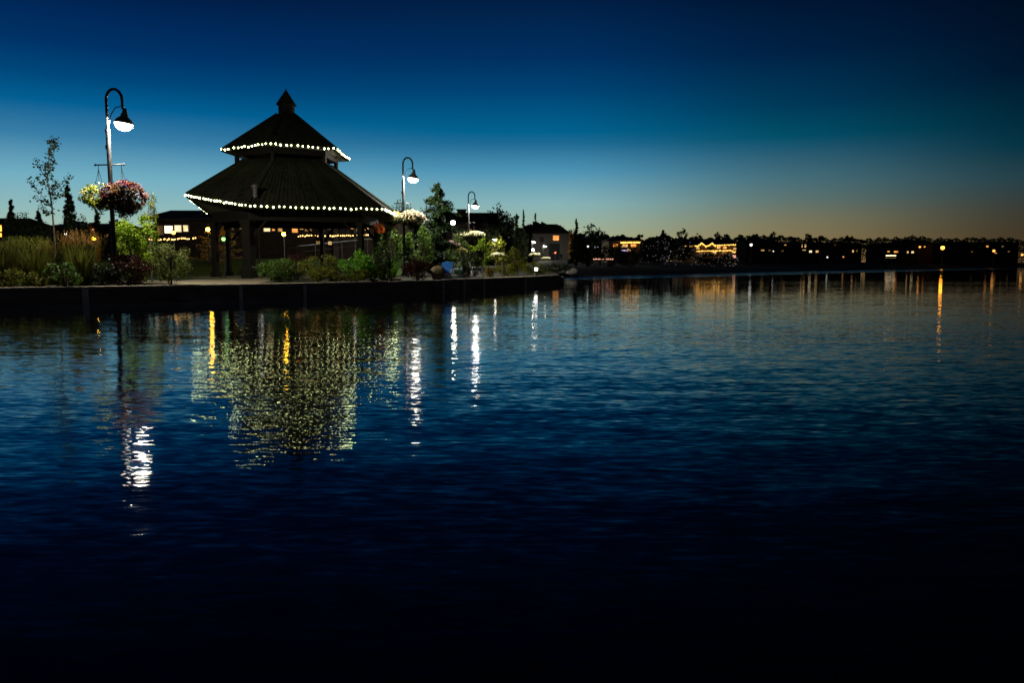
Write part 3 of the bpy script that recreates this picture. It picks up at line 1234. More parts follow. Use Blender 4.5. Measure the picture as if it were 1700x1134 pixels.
z1 = L1.z
p = at(166, 330, 30.2)
make_basket('lime-green hanging basket with pale blossoms on the tallest street lamp', p, .70, 1.20, 'basket_lime',
            [('petal_white', .3, .3), ('petal_cream', .3, -.3)], 3200, 260, (L1.x - .45, L1.y, z1 + 4.64), .055, trail=.3)
p = at(207, 331, 30.0)
make_basket('red, purple and cream hanging basket trailing dark leaves on the tallest street lamp', p, .84, 1.36, 'basket_leaf',
            [('petal_mixed', 1.0, .05), ('petal_deep', .35, -.6)], 5200, 330, (L1.x + .46, L1.y, z1 + 4.66), .085, trail=.35)
L2, L3 = LAMPS[1], LAMPS[2]
p = at(652, 366, 49.2)
make_basket('cream flower basket under the lamp by the gazebo, on its gazebo side', p, .78, 1.12, 'basket_leaf',
            [('petal_white', 1.0, -.15), ('petal_cream', .8, -.1)], 1500, 520, (L2.x - .45, L2.y, L2.z + 4.64), .08, leaf=.09)
p = at(684, 365, 49.2)
make_basket('white and lilac flower basket under the lamp by the gazebo, on its conifer side', p, .84, 1.14, 'basket_leaf',
            [('petal_white', 1.3, -.2), ('petal_pink', .4, -.4)], 1500, 520, (L2.x + .46, L2.y, L2.z + 4.66), .08, leaf=.09)
p = at(766, 391, 72.0)
make_basket('greenish cream basket on the lamp beside the chimney, nearer its pole', p, .72, .66, 'olive_leaf',
            [('petal_white', .8, .0)], 900, 360, (L3.x - .45, L3.y, L3.z + 4.64), .10, leaf=.12)
p = at(789, 391, 72.0)
make_basket('white basket on the lamp beside the chimney, below its lit glass', p, .84, .74, 'basket_leaf',
            [('petal_white', 1.3, .0)], 900, 480, (L3.x + .46, L3.y, L3.z + 4.66), .11, leaf=.12)
for (u, v, Y, k, lab) in ((826, 424, 168, 3, 'far cream flower basket below the tiny lamp at the dark trees'),
                          (888, 424, 190, 4, 'far cream flower basket by the corner of the grey house'),
                          (906, 430, 226, 5, 'farthest white flower basket, in front of the grey house wall')):
    p = at(u, v, Y)
    make_basket(lab, p, 1.35, 1.0, 'olive_leaf', [('petal_white', 1.6, .0)], 420, 320, (LAMPS[k].x + .46, LAMPS[k].y, LAMPS[k].z + 4.66), .22, leaf=.22)


# ------------------------------------------------------------------ planting
# garden bed by the tall lamp
grass_clump('olive ornamental grass clump at the left end of the wall', -34, 38, 398, 27.6, plume='grass_blade', n=520)
grass_clump('tall olive grass clump behind the low leafy plants', 18, 92, 396, 28.2, plume='olive_leaf', n=560)
grass_clump('thin tan grass clump in front of the young tree', 66, 112, 402, 29.4, plume='plume_tan', n=300, lean=.05)
grass_clump('orange-brown plumed grass clump near the wall joint', 98, 168, 386, 28.0, mat='grass_blade', plume='plume_tan', n=480, lean=.08)
shrub('leafy_perennial', 'low olive leafy plant at the left end of the wall', 'plant', -14, 48, 444, 26.0, 'olive_leaf', .06, .7, clumps=20)
shrub('leafy_perennial', 'low leafy plant under the tall olive grass', 'plant', 40, 92, 446, 26.5, 'olive_leaf', .06, .7, clumps=18)
shrub('leafy_perennial', 'spiky fresh green plant below the young tree', 'plant', 78, 136, 432, 26.7, 'deep_green', .10, .5, aspect=.28, clumps=16)
shrub('variegated_shrub', 'round variegated bush with pale-edged leaves beside the lawn', 'shrub', 244, 321, 398, 29.0, 'variegated_leaf', .062, .95, clumps=44, crad=.27)
shrub('shrub', 'dark brownish bush at the foot of the tallest lamp', 'shrub', 172, 252, 418, 28.6, 'red_leaf', .07, .75, clumps=30)
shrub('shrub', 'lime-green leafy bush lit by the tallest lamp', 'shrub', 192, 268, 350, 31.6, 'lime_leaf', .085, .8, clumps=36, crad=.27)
shrub('shrub', 'near-black low bush between the plumed grass and the lamp foot', 'shrub', 140, 192, 428, 27.9, 'dark_leaf', .08, .6)
tree('slender_tree', 'slim airy sapling behind the lime-green bush', 234, 268, 306, 33.5, 'olive_leaf', .075, 385, 1.2, clumps=34, airy=True, trunk_w=.03, crad=.3)
shrub('shrub', 'dark round bush behind the olive grass', 'shrub', 6, 60, 352, 46, 'dark_leaf', .12, .8)
shrub('shrub', 'loose twiggy bush between the young tree and the baskets', 'shrub', 98, 160, 345, 43, 'dark_leaf', .10, .35, clumps=24, crad=.28)
shrub('shrub', 'dark low bush behind the young tree trunk', 'shrub', 52, 112, 372, 45, 'dark_leaf', .12, .7)
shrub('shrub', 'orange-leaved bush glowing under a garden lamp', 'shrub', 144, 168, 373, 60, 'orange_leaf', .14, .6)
conifer('columnar_conifer', 'narrow dark conifer above the round bush', 16, 34, 332, 70, leaf=.2, dens=1.8, power=.35, ragged=.15)
conifer('columnar_conifer', 'short narrow conifer just behind the young tree trunk', 60, 77, 349, 72, leaf=.2, dens=1.8, power=.35, ragged=.15)
conifer('columnar_conifer', 'tallest narrow conifer, between the young tree and the baskets', 109, 131, 308, 62, leaf=.2, dens=2.0, power=.35, ragged=.15)
conifer('columnar_conifer', 'thin conifer seen under the hanging baskets', 158, 174, 352, 72, leaf=.2, dens=1.8, power=.35, ragged=.15)


def young_tree():
    Y = 35.0
    base = at(90, 440, Y)
    base.z = GROUND(base.x, Y)
    t = thing('young_tree', 'sparse young tree with upswept limbs in the grass bed', 'tree', base)
    s = Y / FPX
    def q(u, v, dy=0.0):
        p = at(u, v, Y + dy)
        return p - base
    mb = MB()
    mb.tube([(0, 0, -.03), q(91, 400), q(86, 340), q(79, 300), q(81, 262), q(88, 231)], [.05, .042, .032, .022, .014, .005], 7)
    limbs = [[(86, 345), (64, 318), (43, 296)], [(83, 322), (102, 306), (116, 292)], [(80, 300), (66, 280), (60, 266)], [(79, 296), (74, 276), (77, 268)],
             [(85, 338), (72, 334), (56, 326)], [(84, 332), (96, 325), (108, 318)], [(80, 285), (86, 276), (90, 266)], [(86, 350), (76, 352), (66, 346)],
             [(81, 262), (86, 246), (94, 238)], [(82, 312), (70, 304), (58, 292)], [(84, 322), (92, 310), (96, 300)]]
    pts = []
    for i, lb in enumerate(limbs):
        dy = [(-1) ** i * .5 * k for k in range(3)]
        pl = [q(u, v, d) for (u, v), d in zip(lb, dy)]
        mb.tube(pl, [.016, .011, .004], 5)
        n = 66
        f = rng.random(n)
        for ff in f:
            a = pl[0].lerp(pl[1], ff * 2) if ff < .5 else pl[1].lerp(pl[2], ff * 2 - 1)
            pts.append(np.array(a) + rng.normal(size=3) * .085)
    for k in range(110):
        f = rng.random()
        a = q(79, 300).lerp(q(81, 262), f * 2) if f < .5 else q(81, 262).lerp(q(88, 231), f * 2 - 1)
        pts.append(np.array(a) + rng.normal(size=3) * .09)
    for k in range(60):
        pts.append(np.array(q(89, 236)) + rng.normal(size=3) * .12)
    obj('trunk', mb, 'bark', t)
    quads_mesh('crown', leaf_quads(np.array(pts), .12, .6), 'dark_leaf', t)


young_tree()

# bed in front of the gazebo
shrub('shrub', 'broad dark green bush beside the thick gazebo post', 'shrub', 424, 504, 425, 34.2, 'deep_green', .075, .9, clumps=34)
shrub('shrub', 'dull green bush under the gazebo roof, middle of the bed', 'shrub', 494, 566, 421, 35.2, 'olive_leaf', .075, .8, clumps=30)
shrub('shrub', 'twiggy bush rising behind the middle of the bed', 'shrub', 462, 520, 412, 37, 'red_leaf', .06, .3, clumps=22)
shrub('shrub', 'rounded bright green bush in front of the gazebo', 'shrub', 561, 624, 414, 35.0, 'bright_green', .075, 1.0, clumps=40, crad=.28)
for (u0, u1, Y, lab, mt) in ((506, 548, 33.4, 'low hedge plant nearest the thick gazebo post', 'olive_leaf'), (540, 580, 34.0, 'low hedge plant below the middle of the bed', 'olive_leaf'),
                             (572, 612, 34.3, 'low yellow-green hedge plant below the bright green bush', 'olive_leaf'), (602, 636, 35.0, 'low yellow-green hedge plant near the black bush', 'lime_leaf'),
                             (628, 656, 35.6, 'last low hedge plant, beside the dark red bush', 'lime_leaf')):
    shrub('hedge_plant', lab, 'hedge', u0, u1, 446, Y, mt, .06, .8, group='low hedge along the wall', clumps=20)
shrub('shrub', 'near-black bush behind the low hedge', 'shrub', 616, 654, 413, 37, 'dark_leaf', .08, .8)
shrub('shrub', 'dark red-leaved bush on the wall below the flower baskets', 'shrub', 664, 720, 430, 37.4, 'red_leaf', .075, .9, clumps=30)
shrub('shrub', 'leafy bush between the lamp by the gazebo and the gazebo', 'shrub', 628, 668, 372, 50.6, 'deep_green', .11, .8)
shrub('shrub', 'tall leafy bush under the white flower baskets', 'shrub', 662, 726, 374, 50.8, 'deep_green', .11, .9, clumps=34)


def fern(label, u, v0, v1, Y, w, mat, n=16):
    base = at(u, 462, Y)
    base.z = GROUND(base.x, Y)
    hgt = za(v1, Y) - base.z
    t = thing('fern', label, 'plant', base)
    Q = []
    mb = MB()
    for i in range(n):
        a = i * 2.399
        r = w * (.6 + .5 * rng.random())
        pts = []
        for k in range(9):
            f = k / 8
            pts.append(Vector((r * f * math.cos(a), r * f * math.sin(a), hgt * (1.25 * f - .62 * f * f) * (.8 + .25 * math.sin(i)) + .05)))
        mb.tube(pts, [.012 - .0011 * k for k in range(9)], 4)
        for k in range(1, 9):
            for s in (-1, 1):
                for h2 in (0, .5):
                    p0 = pts[k - 1].lerp(pts[k], h2)
                    ln = .20 * r * (1.1 - k / 9) + .05
                    sd = Vector((-math.sin(a), math.cos(a), 0)) * s * ln
                    fw = (pts[k] - pts[k - 1]).normalized() * ln * .35
                    Q.append([p0, p0 + sd * .5 + fw * .9, p0 + sd + fw + Vector((0, 0, -.02)), p0 + sd * .5 - fw * .2])
    quads_mesh('fronds', np.array(Q), mat, t)
    obj('stem', mb, 'bark', t)
    return t


fern('bright green arching fern beside the lamp pole', 652, 462, 407, 38.6, .75, 'bright_green', 20)
fern('green arching plant behind the blue chair', 750, 462, 420, 41.5, .75, 'bright_green', 18)
conifer('conifer', 'broad bushy conifer beside the flower lamp', 694, 764, 305, 53, leaf=.18, dens=2.2, power=.5, ragged=.85)
tree('tree', 'thin pale tree behind the flower lamp', 644, 694, 322, 78, 'olive_leaf', .16, 385, .7, airy=True, clumps=26)
tree('tree', 'wispy bare-looking tree behind the conifer', 698, 722, 318, 84, 'dark_leaf', .12, 370, .25, airy=True, clumps=18)


def flower_shrub(label, u0, u1, vtop, Y, heads):
    t = shrub('flowering_shrub', label, 'shrub', u0, u1, vtop, Y, 'deep_green', .12, .7)
    for (u, v, r, mat) in heads:
        p = at(u, v, Y - .6) - t.location
        k = 110
        d = rng.normal(size=(k, 3))
        d /= np.linalg.norm(d, axis=1, keepdims=True)
        quads_mesh('flower_head', leaf_quads(np.array(p) + d * r * np.array([1.2, 1, .7]), .13, .8, d * .4), mat, t)


flower_shrub('bush with large pink and cream flower heads', 738, 782, 392, 69,
             [(750, 403, .28, 'petal_pink'), (758, 406, .26, 'petal_pink'), (765, 415, .32, 'petal_cream'), (771, 417, .25, 'petal_cream'), (744, 407, .2, 'petal_pink')])
flower_shrub('small bush with two orange flower heads under the gazebo eave', 618, 638, 372, 47, [(627, 376, .26, 'petal_orange'), (631, 382, .22, 'petal_orange')])
shrub('shrub', 'lime-green bush below the lamp beside the chimney', 'shrub', 778, 820, 392, 70, 'lime_leaf', .16, .55, clumps=30, crad=.26)
shrub('shrub', 'small yellow-leaved plant beside the dark sling chair', 'shrub', 804, 822, 440, 45.5, 'yellow_leaf', .10, .5)
shrub('shrub', 'dark bush behind the two deck chairs', 'shrub', 756, 800, 412, 46.5, 'dark_leaf', .10, .8)
tree('tree', 'dark broad tree next to the chimney roof', 800, 846, 344, 176, 'dark_leaf', .55, 425, 3.2)
tree('tree', 'dark tree standing left of the thin spruces', 826, 868, 352, 180, 'dark_leaf', .55, 425, 3.2)
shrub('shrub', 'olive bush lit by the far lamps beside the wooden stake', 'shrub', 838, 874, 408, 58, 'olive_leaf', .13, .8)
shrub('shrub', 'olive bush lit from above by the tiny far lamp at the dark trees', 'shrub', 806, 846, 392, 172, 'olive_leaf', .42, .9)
shrub('shrub', 'big dark bush between the far lamps', 'shrub', 844, 882, 380, 202, 'dark_leaf', .5, .9)
shrub('shrub', 'low olive bush behind the bollard light', 'shrub', 864, 912, 434, 56, 'olive_leaf', .11, .8)
shrub('shrub', 'low dark bush past the end of the wall', 'shrub', 900, 952, 436, 76, 'dark_leaf', .16, .8)
shrub('shrub', 'low green bush by the wooden stake', 'shrub', 822, 862, 436, 52, 'olive_leaf', .10, .7)
conifer('spruce', 'thin spruce left of the grey house roof, taller one', 862, 876, 349, 250, leaf=.6, power=.75)
conifer('spruce', 'thin spruce at the edge of the grey house roof', 881, 896, 354, 262, leaf=.6, power=.75)
conifer('spruce', 'faint spruce beside the dark broad tree', 851, 864, 355, 255, leaf=.6, power=.75)
conifer('conifer', 'dark ragged conifer at the gable end of the grey house', 944, 968, 364, 108, leaf=.28, dens=1.2, power=.7)
tree('tree', 'open-crowned tree beyond the grey house', 966, 992, 368, 118, 'dark_leaf', .24, 395, .8, airy=True, clumps=24)
tree('tree', 'slimmer open tree next to the open-crowned one', 986, 1006, 376, 120, 'dark_leaf', .24, 398, .8, airy=True, clumps=20)
shrub('shrub', 'bare reddish bush against the corner of the grey house', 'shrub', 942, 957, 379, 236, 'plume_tan', .6, .35, base=None)
for (u0, u1, vt, Y, lab) in ((948, 1002, 388, 112, 'wide dark bush below the ragged conifer'), (990, 1040, 398, 112, 'dark bush in front of the orange-lit building'),
                             (1024, 1066, 410, 114, 'low dark bush right of the pink light strip')):
    shrub('bush', lab, 'bush', u0, u1, vt, Y, 'dark_leaf', .28, .9)
FT = [(1052, 1072, 388, 'small round tree on the skyline beside the orange-lit building'), (1094, 1106, 380, 'spindly tree between the orange building and the light-outlined house'),
      (1120, 1142, 378, 'wispy tree just before the light-outlined house'), (1150, 1164, 387, 'compact tree behind the light-outlined house'),
      (1184, 1196, 384, 'upright tree over the second lit gable'), (1198, 1210, 385, 'upright tree right of the second lit gable'),
      (1224, 1234, 388, 'stubby tree past the light-outlined house'), (1246, 1258, 386, 'leaning tree left of the dark gabled roof'),
      (1274, 1288, 384, 'thin tree above the dark gabled roof'), (1333, 1347, 387, 'small dense tree on the right-hand skyline'),
      (1356, 1366, 391, 'little tree next to the small dense tree'), (1400, 1412, 389, 'lone tree above the far windows')]
for (u0, u1, vt, lab) in FT:
    xm = xa((u0 + u1) / 2, 200)
    tree('tree', lab, u0, u1, vt, shore_y(xm * .75) + 80, 'dark_leaf', .42, 400, .8, airy=True, clumps=16, trunk_w=.16)


def fairy_tree(label, u0, u1, vt, Y, n):
    t = tree('fairy_light_tree', label, u0, u1, vt, Y, 'dark_leaf', .3, 440, 2.2, clumps=40)
    w = (xa(u1, Y) - xa(u0, Y)) / 2
    hgt = za(vt, Y) - GROUND(t.location.x, Y)
    mb = MB()
    for k in range(n):
        a = rng.random() * 6.283
        r = .95 * w * math.sqrt(rng.random())
        z = hgt * (.12 + .8 * rng.random())
        lim = w * math.sqrt(max(.05, 1 - ((z - hgt * .5) / (hgt * .55)) ** 2))
        c = Vector((lim * math.cos(a), -abs(lim * math.sin(a)), z))
        mb.ball(c, .04 + .025 * rng.random(), 5, 4)
    o = obj('fairy_lights', mb, 'fairy', t)
    o['kind'] = 'stuff'
    return t


fairy_tree('bushy tree dotted with fairy lights right of the orange-lit building', 1058, 1112, 391, 118, 60)
fairy_tree('lower tree dotted with fairy lights, middle one of three', 1100, 1156, 398, 122, 55)
fairy_tree('wide fairy-lit tree in front of the light-outlined house', 1152, 1224, 419, 128, 75)


def treeline():
    prof = [(985, 390), (1030, 394), (1060, 398), (1110, 397), (1150, 397), (1210, 396), (1262, 392), (1300, 394), (1345, 397), (1400, 396), (1440, 398), (1480, 396), (1505, 395),
            (1530, 393), (1552, 398), (1600, 397), (1650, 396), (1690, 398), (1760, 400), (1900, 402)]
    P = []
    n = 30000
    us = rng.uniform(980, 1900, n)
    vt = np.interp(us, [p[0] for p in prof], [p[1] for p in prof])
    bump = 2.2 * np.sin(us * .19) * np.sin(us * .071 + 1) + 1.2 * np.sin(us * .43)
    for u, v, b in zip(us, vt, bump):
        Y = 205 + (u - 980) * .27 + rng.random() * 18
        f = rng.random() ** .45
        p = at(u, v - 1 + b, Y)
        zb = GROUND(p.x, Y)
        P.append((p.x, Y, zb + (p.z - zb) * f))
    o = quads_mesh('treeline', leaf_quads(np.array(P), .75, .7), 'dark_leaf')
    tag(o, 'dark continuous belt of trees along the far shore', 'treeline', None, 'stuff')


treeline()

# wood behind the buildings on the left, hardly higher than their roofs
P = []
for k in range(15000):
    u = rng.uniform(-120, 1125)
    Y = 262 + 26 * rng.random()
    p = at(u, (374 if u < 935 else 397) + 4 * math.sin(u * .09) + 3 * math.sin(u * .031), Y)
    zb = GROUND(p.x, Y)
    P.append((p.x, Y, zb + (p.z - zb) * rng.random() ** .9))
tag(quads_mesh('wood', leaf_quads(np.array(P), 2.2, .8), 'dark_leaf'), 'dark low wood behind the restaurant and the gazebo', 'wood', None, 'stuff')


# ------------------------------------------------------------------ buildings
def house(name, label, cat, u0, u1, vridge, veave, Y, deep, wall='house_wall', roof='gable', windows=(), chimney=None, over=.4, vbase=None, gable_front=False, doors=()):
    x0, x1 = xa(u0, Y), xa(u1, Y)
    ze, zr = za(veave, Y), za(vridge, Y + deep * .5)
    xc = (x0 + x1) / 2
    zb = min(GROUND(x0, Y), GROUND(x1, Y)) - .2
    t = thing(name, label, cat, (xc, Y, zb))
    w = x1 - x0
    he, hr = ze - zb, zr - zb
    mb = MB().box((0, deep / 2, he / 2), (w, deep, he))
    obj('wall', mb, wall, t)
    mb = MB()
    a, b, c, d = -w / 2 - over, w / 2 + over, -over, deep + over
    th = .18
    if roof == 'hip':
        k = min(w, deep) * .42
        rr = [(a + k, deep / 2), (b - k, deep / 2)]
    else:
        rr = [(a, deep / 2), (b, deep / 2)]
    if gable_front:
        lo = [(a, c, he), (b, c, he), (b, d, he), (a, d, he)]
        rid = [(0, c, hr), (0, d, hr)]
        mb.add(lo + rid, [(0, 1, 4), (1, 2, 5, 4), (2, 3, 5), (3, 0, 4, 5), (3, 2, 1, 0)])
    else:
        lo = [(a, c, he), (b, c, he), (b, d, he), (a, d, he)]
        lo2 = [(p[0], p[1], p[2] + th) for p in lo]
        rid = [(rr[0][0], rr[0][1], hr), (rr[1][0], rr[1][1], hr)]
        mb.add(lo + lo2 + rid, [(3, 2, 1, 0), (0, 1, 5, 4), (1, 2, 6, 5), (2, 3, 7, 6), (3, 0, 4, 7), (4, 5, 9, 8), (5, 6, 9), (6, 7, 8, 9), (7, 4, 8)])
    ro = obj('roof', mb, 'roof_dark', t)
    if chimney:
        cu0, cu1, cv0, cv1 = chimney
        q0, q1 = at(cu0, cv0, Y + 1), at(cu1, cv1, Y + 1)
        ww = q1.x - q0.x
        mb = MB().box(((q0.x + q1.x) / 2 - xc, deep * .4, (q0.z + q1.z) / 2 - zb), (ww, ww, q0.z - q1.z))
        mb.box(((q0.x + q1.x) / 2 - xc, deep * .4, q0.z - zb), (ww * 1.2, ww * 1.2, .25))
        obj('chimney', mb, 'house_wall', ro)
    for wi in windows:
        wu0, wu1, wv0, wv1, mat = wi[:5]
        q0, q1 = at(wu0, wv0, Y), at(wu1, wv1, Y)
        cx, cz = (q0.x + q1.x) / 2 - xc, (q0.z + q1.z) / 2 - zb
        ww, hh = q1.x - q0.x, q0.z - q1.z
        pane = MB().box((cx, -.02, cz), (ww, .04, hh))
        po = obj('window', pane, mat, t)
        fr = MB()
        e = max(.05, min(.12, ww * .06))
        for sx in (-1, 1):
            fr.box((cx + sx * (ww / 2 + e / 2), -.04, cz), (e, .12, hh + 2 * e))
        for sz in (-1, 1):
            fr.box((cx, -.04, cz + sz * (hh / 2 + e / 2)), (ww, .118, e))
        nm = max(0, int(round(ww / 1.3)) - 1)
        for k in range(nm):
            fr.box((cx - ww / 2 + ww * (k + 1) / (nm + 1), -.045, cz), (e * .7, .06, hh))
        if hh > 1.0:
            fr.box((cx, -.046, cz + hh * .18), (ww, .05, e * .6))
        obj('frame', fr, wi[5] if len(wi) > 5 else 'frame_dark', po)
    for (du0, du1, dv0, dmat) in doors:
        q0 = at(du0, dv0, Y)
        q1 = at(du1, dv0, Y)
        ww = q1.x - q0.x
        hh = q0.z - zb - .2
        d_ = obj('door', MB().box(((q0.x + q1.x) / 2 - xc, -.03, .2 + hh / 2), (ww, .06, hh)), dmat, t)
        obj('handle', MB().ball(((q0.x + q1.x) / 2 - xc + ww * .38, -.09, 1.2), .05, 8, 6), 'bright_metal', d_)
    return t


# restaurant behind the gazebo
rest = house('restaurant', 'long low restaurant with lit windows seen behind and under the gazebo', 'building', 258, 662, 349, 366, 76, 12, 'house_wall', 'gable',
             [(262, 271, 375, 389, 'window_dim', 'frame_pale'), (273.5, 287.5, 375, 387, 'window_bright', 'frame_pale'), (290, 302, 374, 385, 'window_cream', 'frame_pale'),
              (304.5, 313, 374, 384, 'window_cream', 'frame_pale'), (380, 388, 372, 382, 'window_dim'), (398, 406, 374, 384, 'window_dim'),
              (424, 432, 372, 376, 'window_warm'), (438, 449, 373, 384, 'window_cream', 'frame_pale'), (462, 469, 374, 384, 'window_warm', 'frame_pale'),
              (485, 495, 379, 386, 'window_orange'), (506, 518, 372, 384, 'window_dim'), (536, 541, 368, 379, 'window_cream', 'frame_pale'),
              (544, 551, 374, 380, 'window_warm', 'frame_pale'), (566, 578, 376, 384, 'unlit_glass'), (592, 602, 374, 384, 'window_dim'), (498, 504, 374, 381, 'window_warm'), (520.5, 526, 373, 380, 'window_orange'), (556.5, 562, 372, 377, 'window_warm'), (581, 587, 374, 380, 'window_orange'), (606, 612, 374, 382, 'window_warm'), (452, 457, 380, 383, 'window_orange'), (525, 532, 400, 406, 'window_dim'), (545, 551, 401, 406, 'window_warm')],
             doors=((408, 416, 378, 'frame_dark'), (553, 561, 380, 'frame_dark')), over=.9)
house('lakeside_building', 'dark-roofed building with a square chimney behind the second flower lamp', 'building', 742, 822, 353, 372, 186, 10, 'house_wall', 'gable',
      [(776, 783, 380, 387, 'window_dim'), (796, 802, 380, 387, 'unlit_glass')], chimney=(758, 772, 347, 362))
house('grey_house', 'grey hip-roofed house with an orange-lit window beyond the wall', 'house', 884, 946, 372, 388, 242, 10, 'house_grey', 'hip',
      [(918, 928, 391, 399, 'window_orange'), (896, 904, 394, 402, 'unlit_glass')], doors=((911, 929, 404, 'unlit_glass'),))
house('far_house', 'dark house with a long low roof behind the young tree', 'house', 84, 182, 371, 378, 92, 9, 'house_wall', 'gable',
      [(106, 112, 385, 389, 'window_warm'), (150, 158, 380, 386, 'window_orange')])
house('far_house', 'house with glowing orange windows at the left edge', 'house', -60, 6, 362, 372, 84, 9, 'house_wall', 'gable',
      [(-14, 4, 374, 384, 'window_glow'), (-16, 4, 387, 393, 'window_glow'), (-40, -26, 378, 386, 'window_dim')])
orange = house('waterside_building', 'low building washed in orange light across the water', 'building', 1010, 1062, 392, 400, 150, 12, 'house_tan', 'hip',
               [(1018, 1026, 405, 410, 'window_orange'), (1032, 1042, 405, 410, 'window_warm'), (1047, 1056, 405, 410, 'window_orange'), (1041, 1048, 413, 417, 'window_warm')])
inn = house('light_outlined_house', 'two-storey inn with two gables outlined in golden lights across the water', 'building', 1134, 1220, 398, 407, 182, 12, 'house_tan', 'gable',
            [(1156, 1161, 410, 414, 'window_warm'), (1176, 1182, 410, 414, 'unlit_glass'), (1190, 1196, 409, 413, 'window_warm'), (1200, 1206, 409, 413, 'window_orange'), (1217, 1222, 411, 415, 'window_warm'),
             (1160, 1170, 418, 422, 'window_dim'), (1183, 1189, 417, 423, 'window_warm'), (1198, 1206, 418, 422, 'window_dim')])
# its two cross gables
for (uc, vt) in ((1165, 403.5), (1181.5, 403.5)):
    p = at(uc, vt, 181.2) - inn.location
    w = 7 * 182 / FPX
    zb_ = za(410, 181.2) - inn.location.z
    mb = MB().add([(p.x - w, p.y, zb_), (p.x + w, p.y, zb_), (p.x, p.y, p.z), (p.x - w, p.y + 5, zb_), (p.x + w, p.y + 5, zb_), (p.x, p.y + 5, p.z)],
                  [(0, 1, 2), (1, 4, 5, 2), (0, 2, 5, 3), (3, 5, 4), (0, 3, 4, 1)])
    obj('gable', mb, 'house_tan', inn)

HS = [
    (1236, 1292, 391, 401, 205, 'house with a broad dark gable beside the white lamp', [(1243, 1248, 404, 408, 'window_dim'), (1262, 1270, 414, 417, 'window_warm'), (1274, 1281, 414, 417, 'window_dim')]),
    (1294, 1326, 395, 402, 222, 'narrow dark house with one orange upper window', [(1301, 1306, 404, 408, 'window_orange'), (1312, 1318, 405, 408, 'unlit_glass'), (1296, 1302, 415, 418, 'window_dim')]),
    (1328, 1366, 396, 403, 232, 'house with two tall lit windows and a bright ground floor', [(1330.5, 1332.5, 404, 412, 'window_warm'), (1335, 1339, 404, 412, 'window_warm'), (1342, 1349, 415, 420, 'window_cream'), (1353, 1360, 415, 420, 'window_warm'), (1331, 1339, 414, 416, 'window_warm')]),
    (1376, 1432, 396, 403, 246, 'long dark house with a slim yellow window', [(1384, 1389, 405, 408, 'window_dim'), (1414, 1418, 414, 420, 'window_warm'), (1421, 1424, 414, 419, 'window_dim'), (1398, 1402, 425, 428, 'window_orange')]),
    (1458, 1496, 397, 404, 258, 'boathouse with a bright orange strip of windows', [(1472, 1478, 416, 419, 'window_orange'), (1482, 1493, 416, 420, 'window_orange'), (1466, 1492, 423, 425.5, 'window_bright'), (1465, 1492, 427, 429, 'window_dim')]),
    (1500, 1548, 392, 402, 268, 'gabled house with paired yellow windows', [(1505, 1509, 416, 421, 'window_warm'), (1512, 1518, 416, 421, 'window_cream'), (1525, 1530, 408, 411, 'window_orange'), (1533, 1537, 408, 411, 'window_orange')]),
    (1551, 1586, 396, 405, 282, 'dark house behind the big orange lamp', [(1574, 1579, 410, 413, 'unlit_glass')]),
    (1590, 1622, 395, 405, 292, 'dark unlit house right of the big orange lamp', [(1611, 1616, 417, 419, 'window_dim')]),
    (1630, 1692, 395, 402, 300, 'long flat dark house at the right end of the far shore', [(1636, 1642, 407, 411, 'window_orange'), (1662, 1667, 407, 411, 'window_dim'), (1650, 1656, 419, 421, 'window_orange'), (1672, 1677, 416, 419, 'window_dim')]),
]
for (u0, u1, vr, ve, Y, lab, wins) in HS:
    vr, ve = vr + 6.5, ve + 4.0
    wins = [((a + b) / 2 - (b - a) * .33, (a + b) / 2 + (b - a) * .33, (c + d) / 2 - (d - c) * .33, (c + d) / 2 + (d - c) * .33, m_) for a, b, c, d, m_ in wins]
    u0, u1 = u0 + .04 * (u1 - u0), u1 - .04 * (u1 - u0)
    house('shore_house', lab, 'house', u0, u1, vr, ve, Y, 10, 'house_wall', 'gable', wins)

# strings of lights on the far buildings and fences
WARM = bulb_mesh('warm_bulb', .06, 'bulb_warm', 6, 5)
GOLD = bulb_mesh('gold_bulb', .13, 'bulb_gold', 6, 5)
light_string('row of small warm bulbs along the fence beside the variegated bush', [(at(246, 397, 62), at(326, 394, 62), 24)], WARM, .02, .03, .01)
light_string('row of small warm bulbs on the restaurant terrace rail under the gazebo', [(at(494, 391, 70), at(612, 389, 70), 34)], WARM, .02, .03, .01)
light_string('golden bulbs along the eave of the orange-lit building', [(at(1030, 402, 149), at(1063, 402, 149), 20)], GOLD, 0, .02, .02)
gy = 180.6
light_string('golden bulbs tracing the eave and both gables of the inn',
             [(at(1134, 409, gy), at(1158, 408, gy), 14), (at(1158, 409, gy), at(1165, 403, gy), 6), (at(1165, 403, gy), at(1173, 410, gy), 6), (at(1173, 408, gy), at(1178, 407, gy), 3),
              (at(1178, 407, gy), at(1182, 403, gy), 4), (at(1182, 403, gy), at(1188, 409, gy), 5), (at(1187, 407, gy), at(1222, 406, gy), 18)], GOLD, 0, .03, .02)
light_string('golden bulbs along the ground-floor eave of the inn', [(at(1156, 416.5, gy), at(1216, 415.5, gy), 26), (at(1215, 418, gy), at(1222, 418, gy), 4)], GOLD, 0, .03, .02)


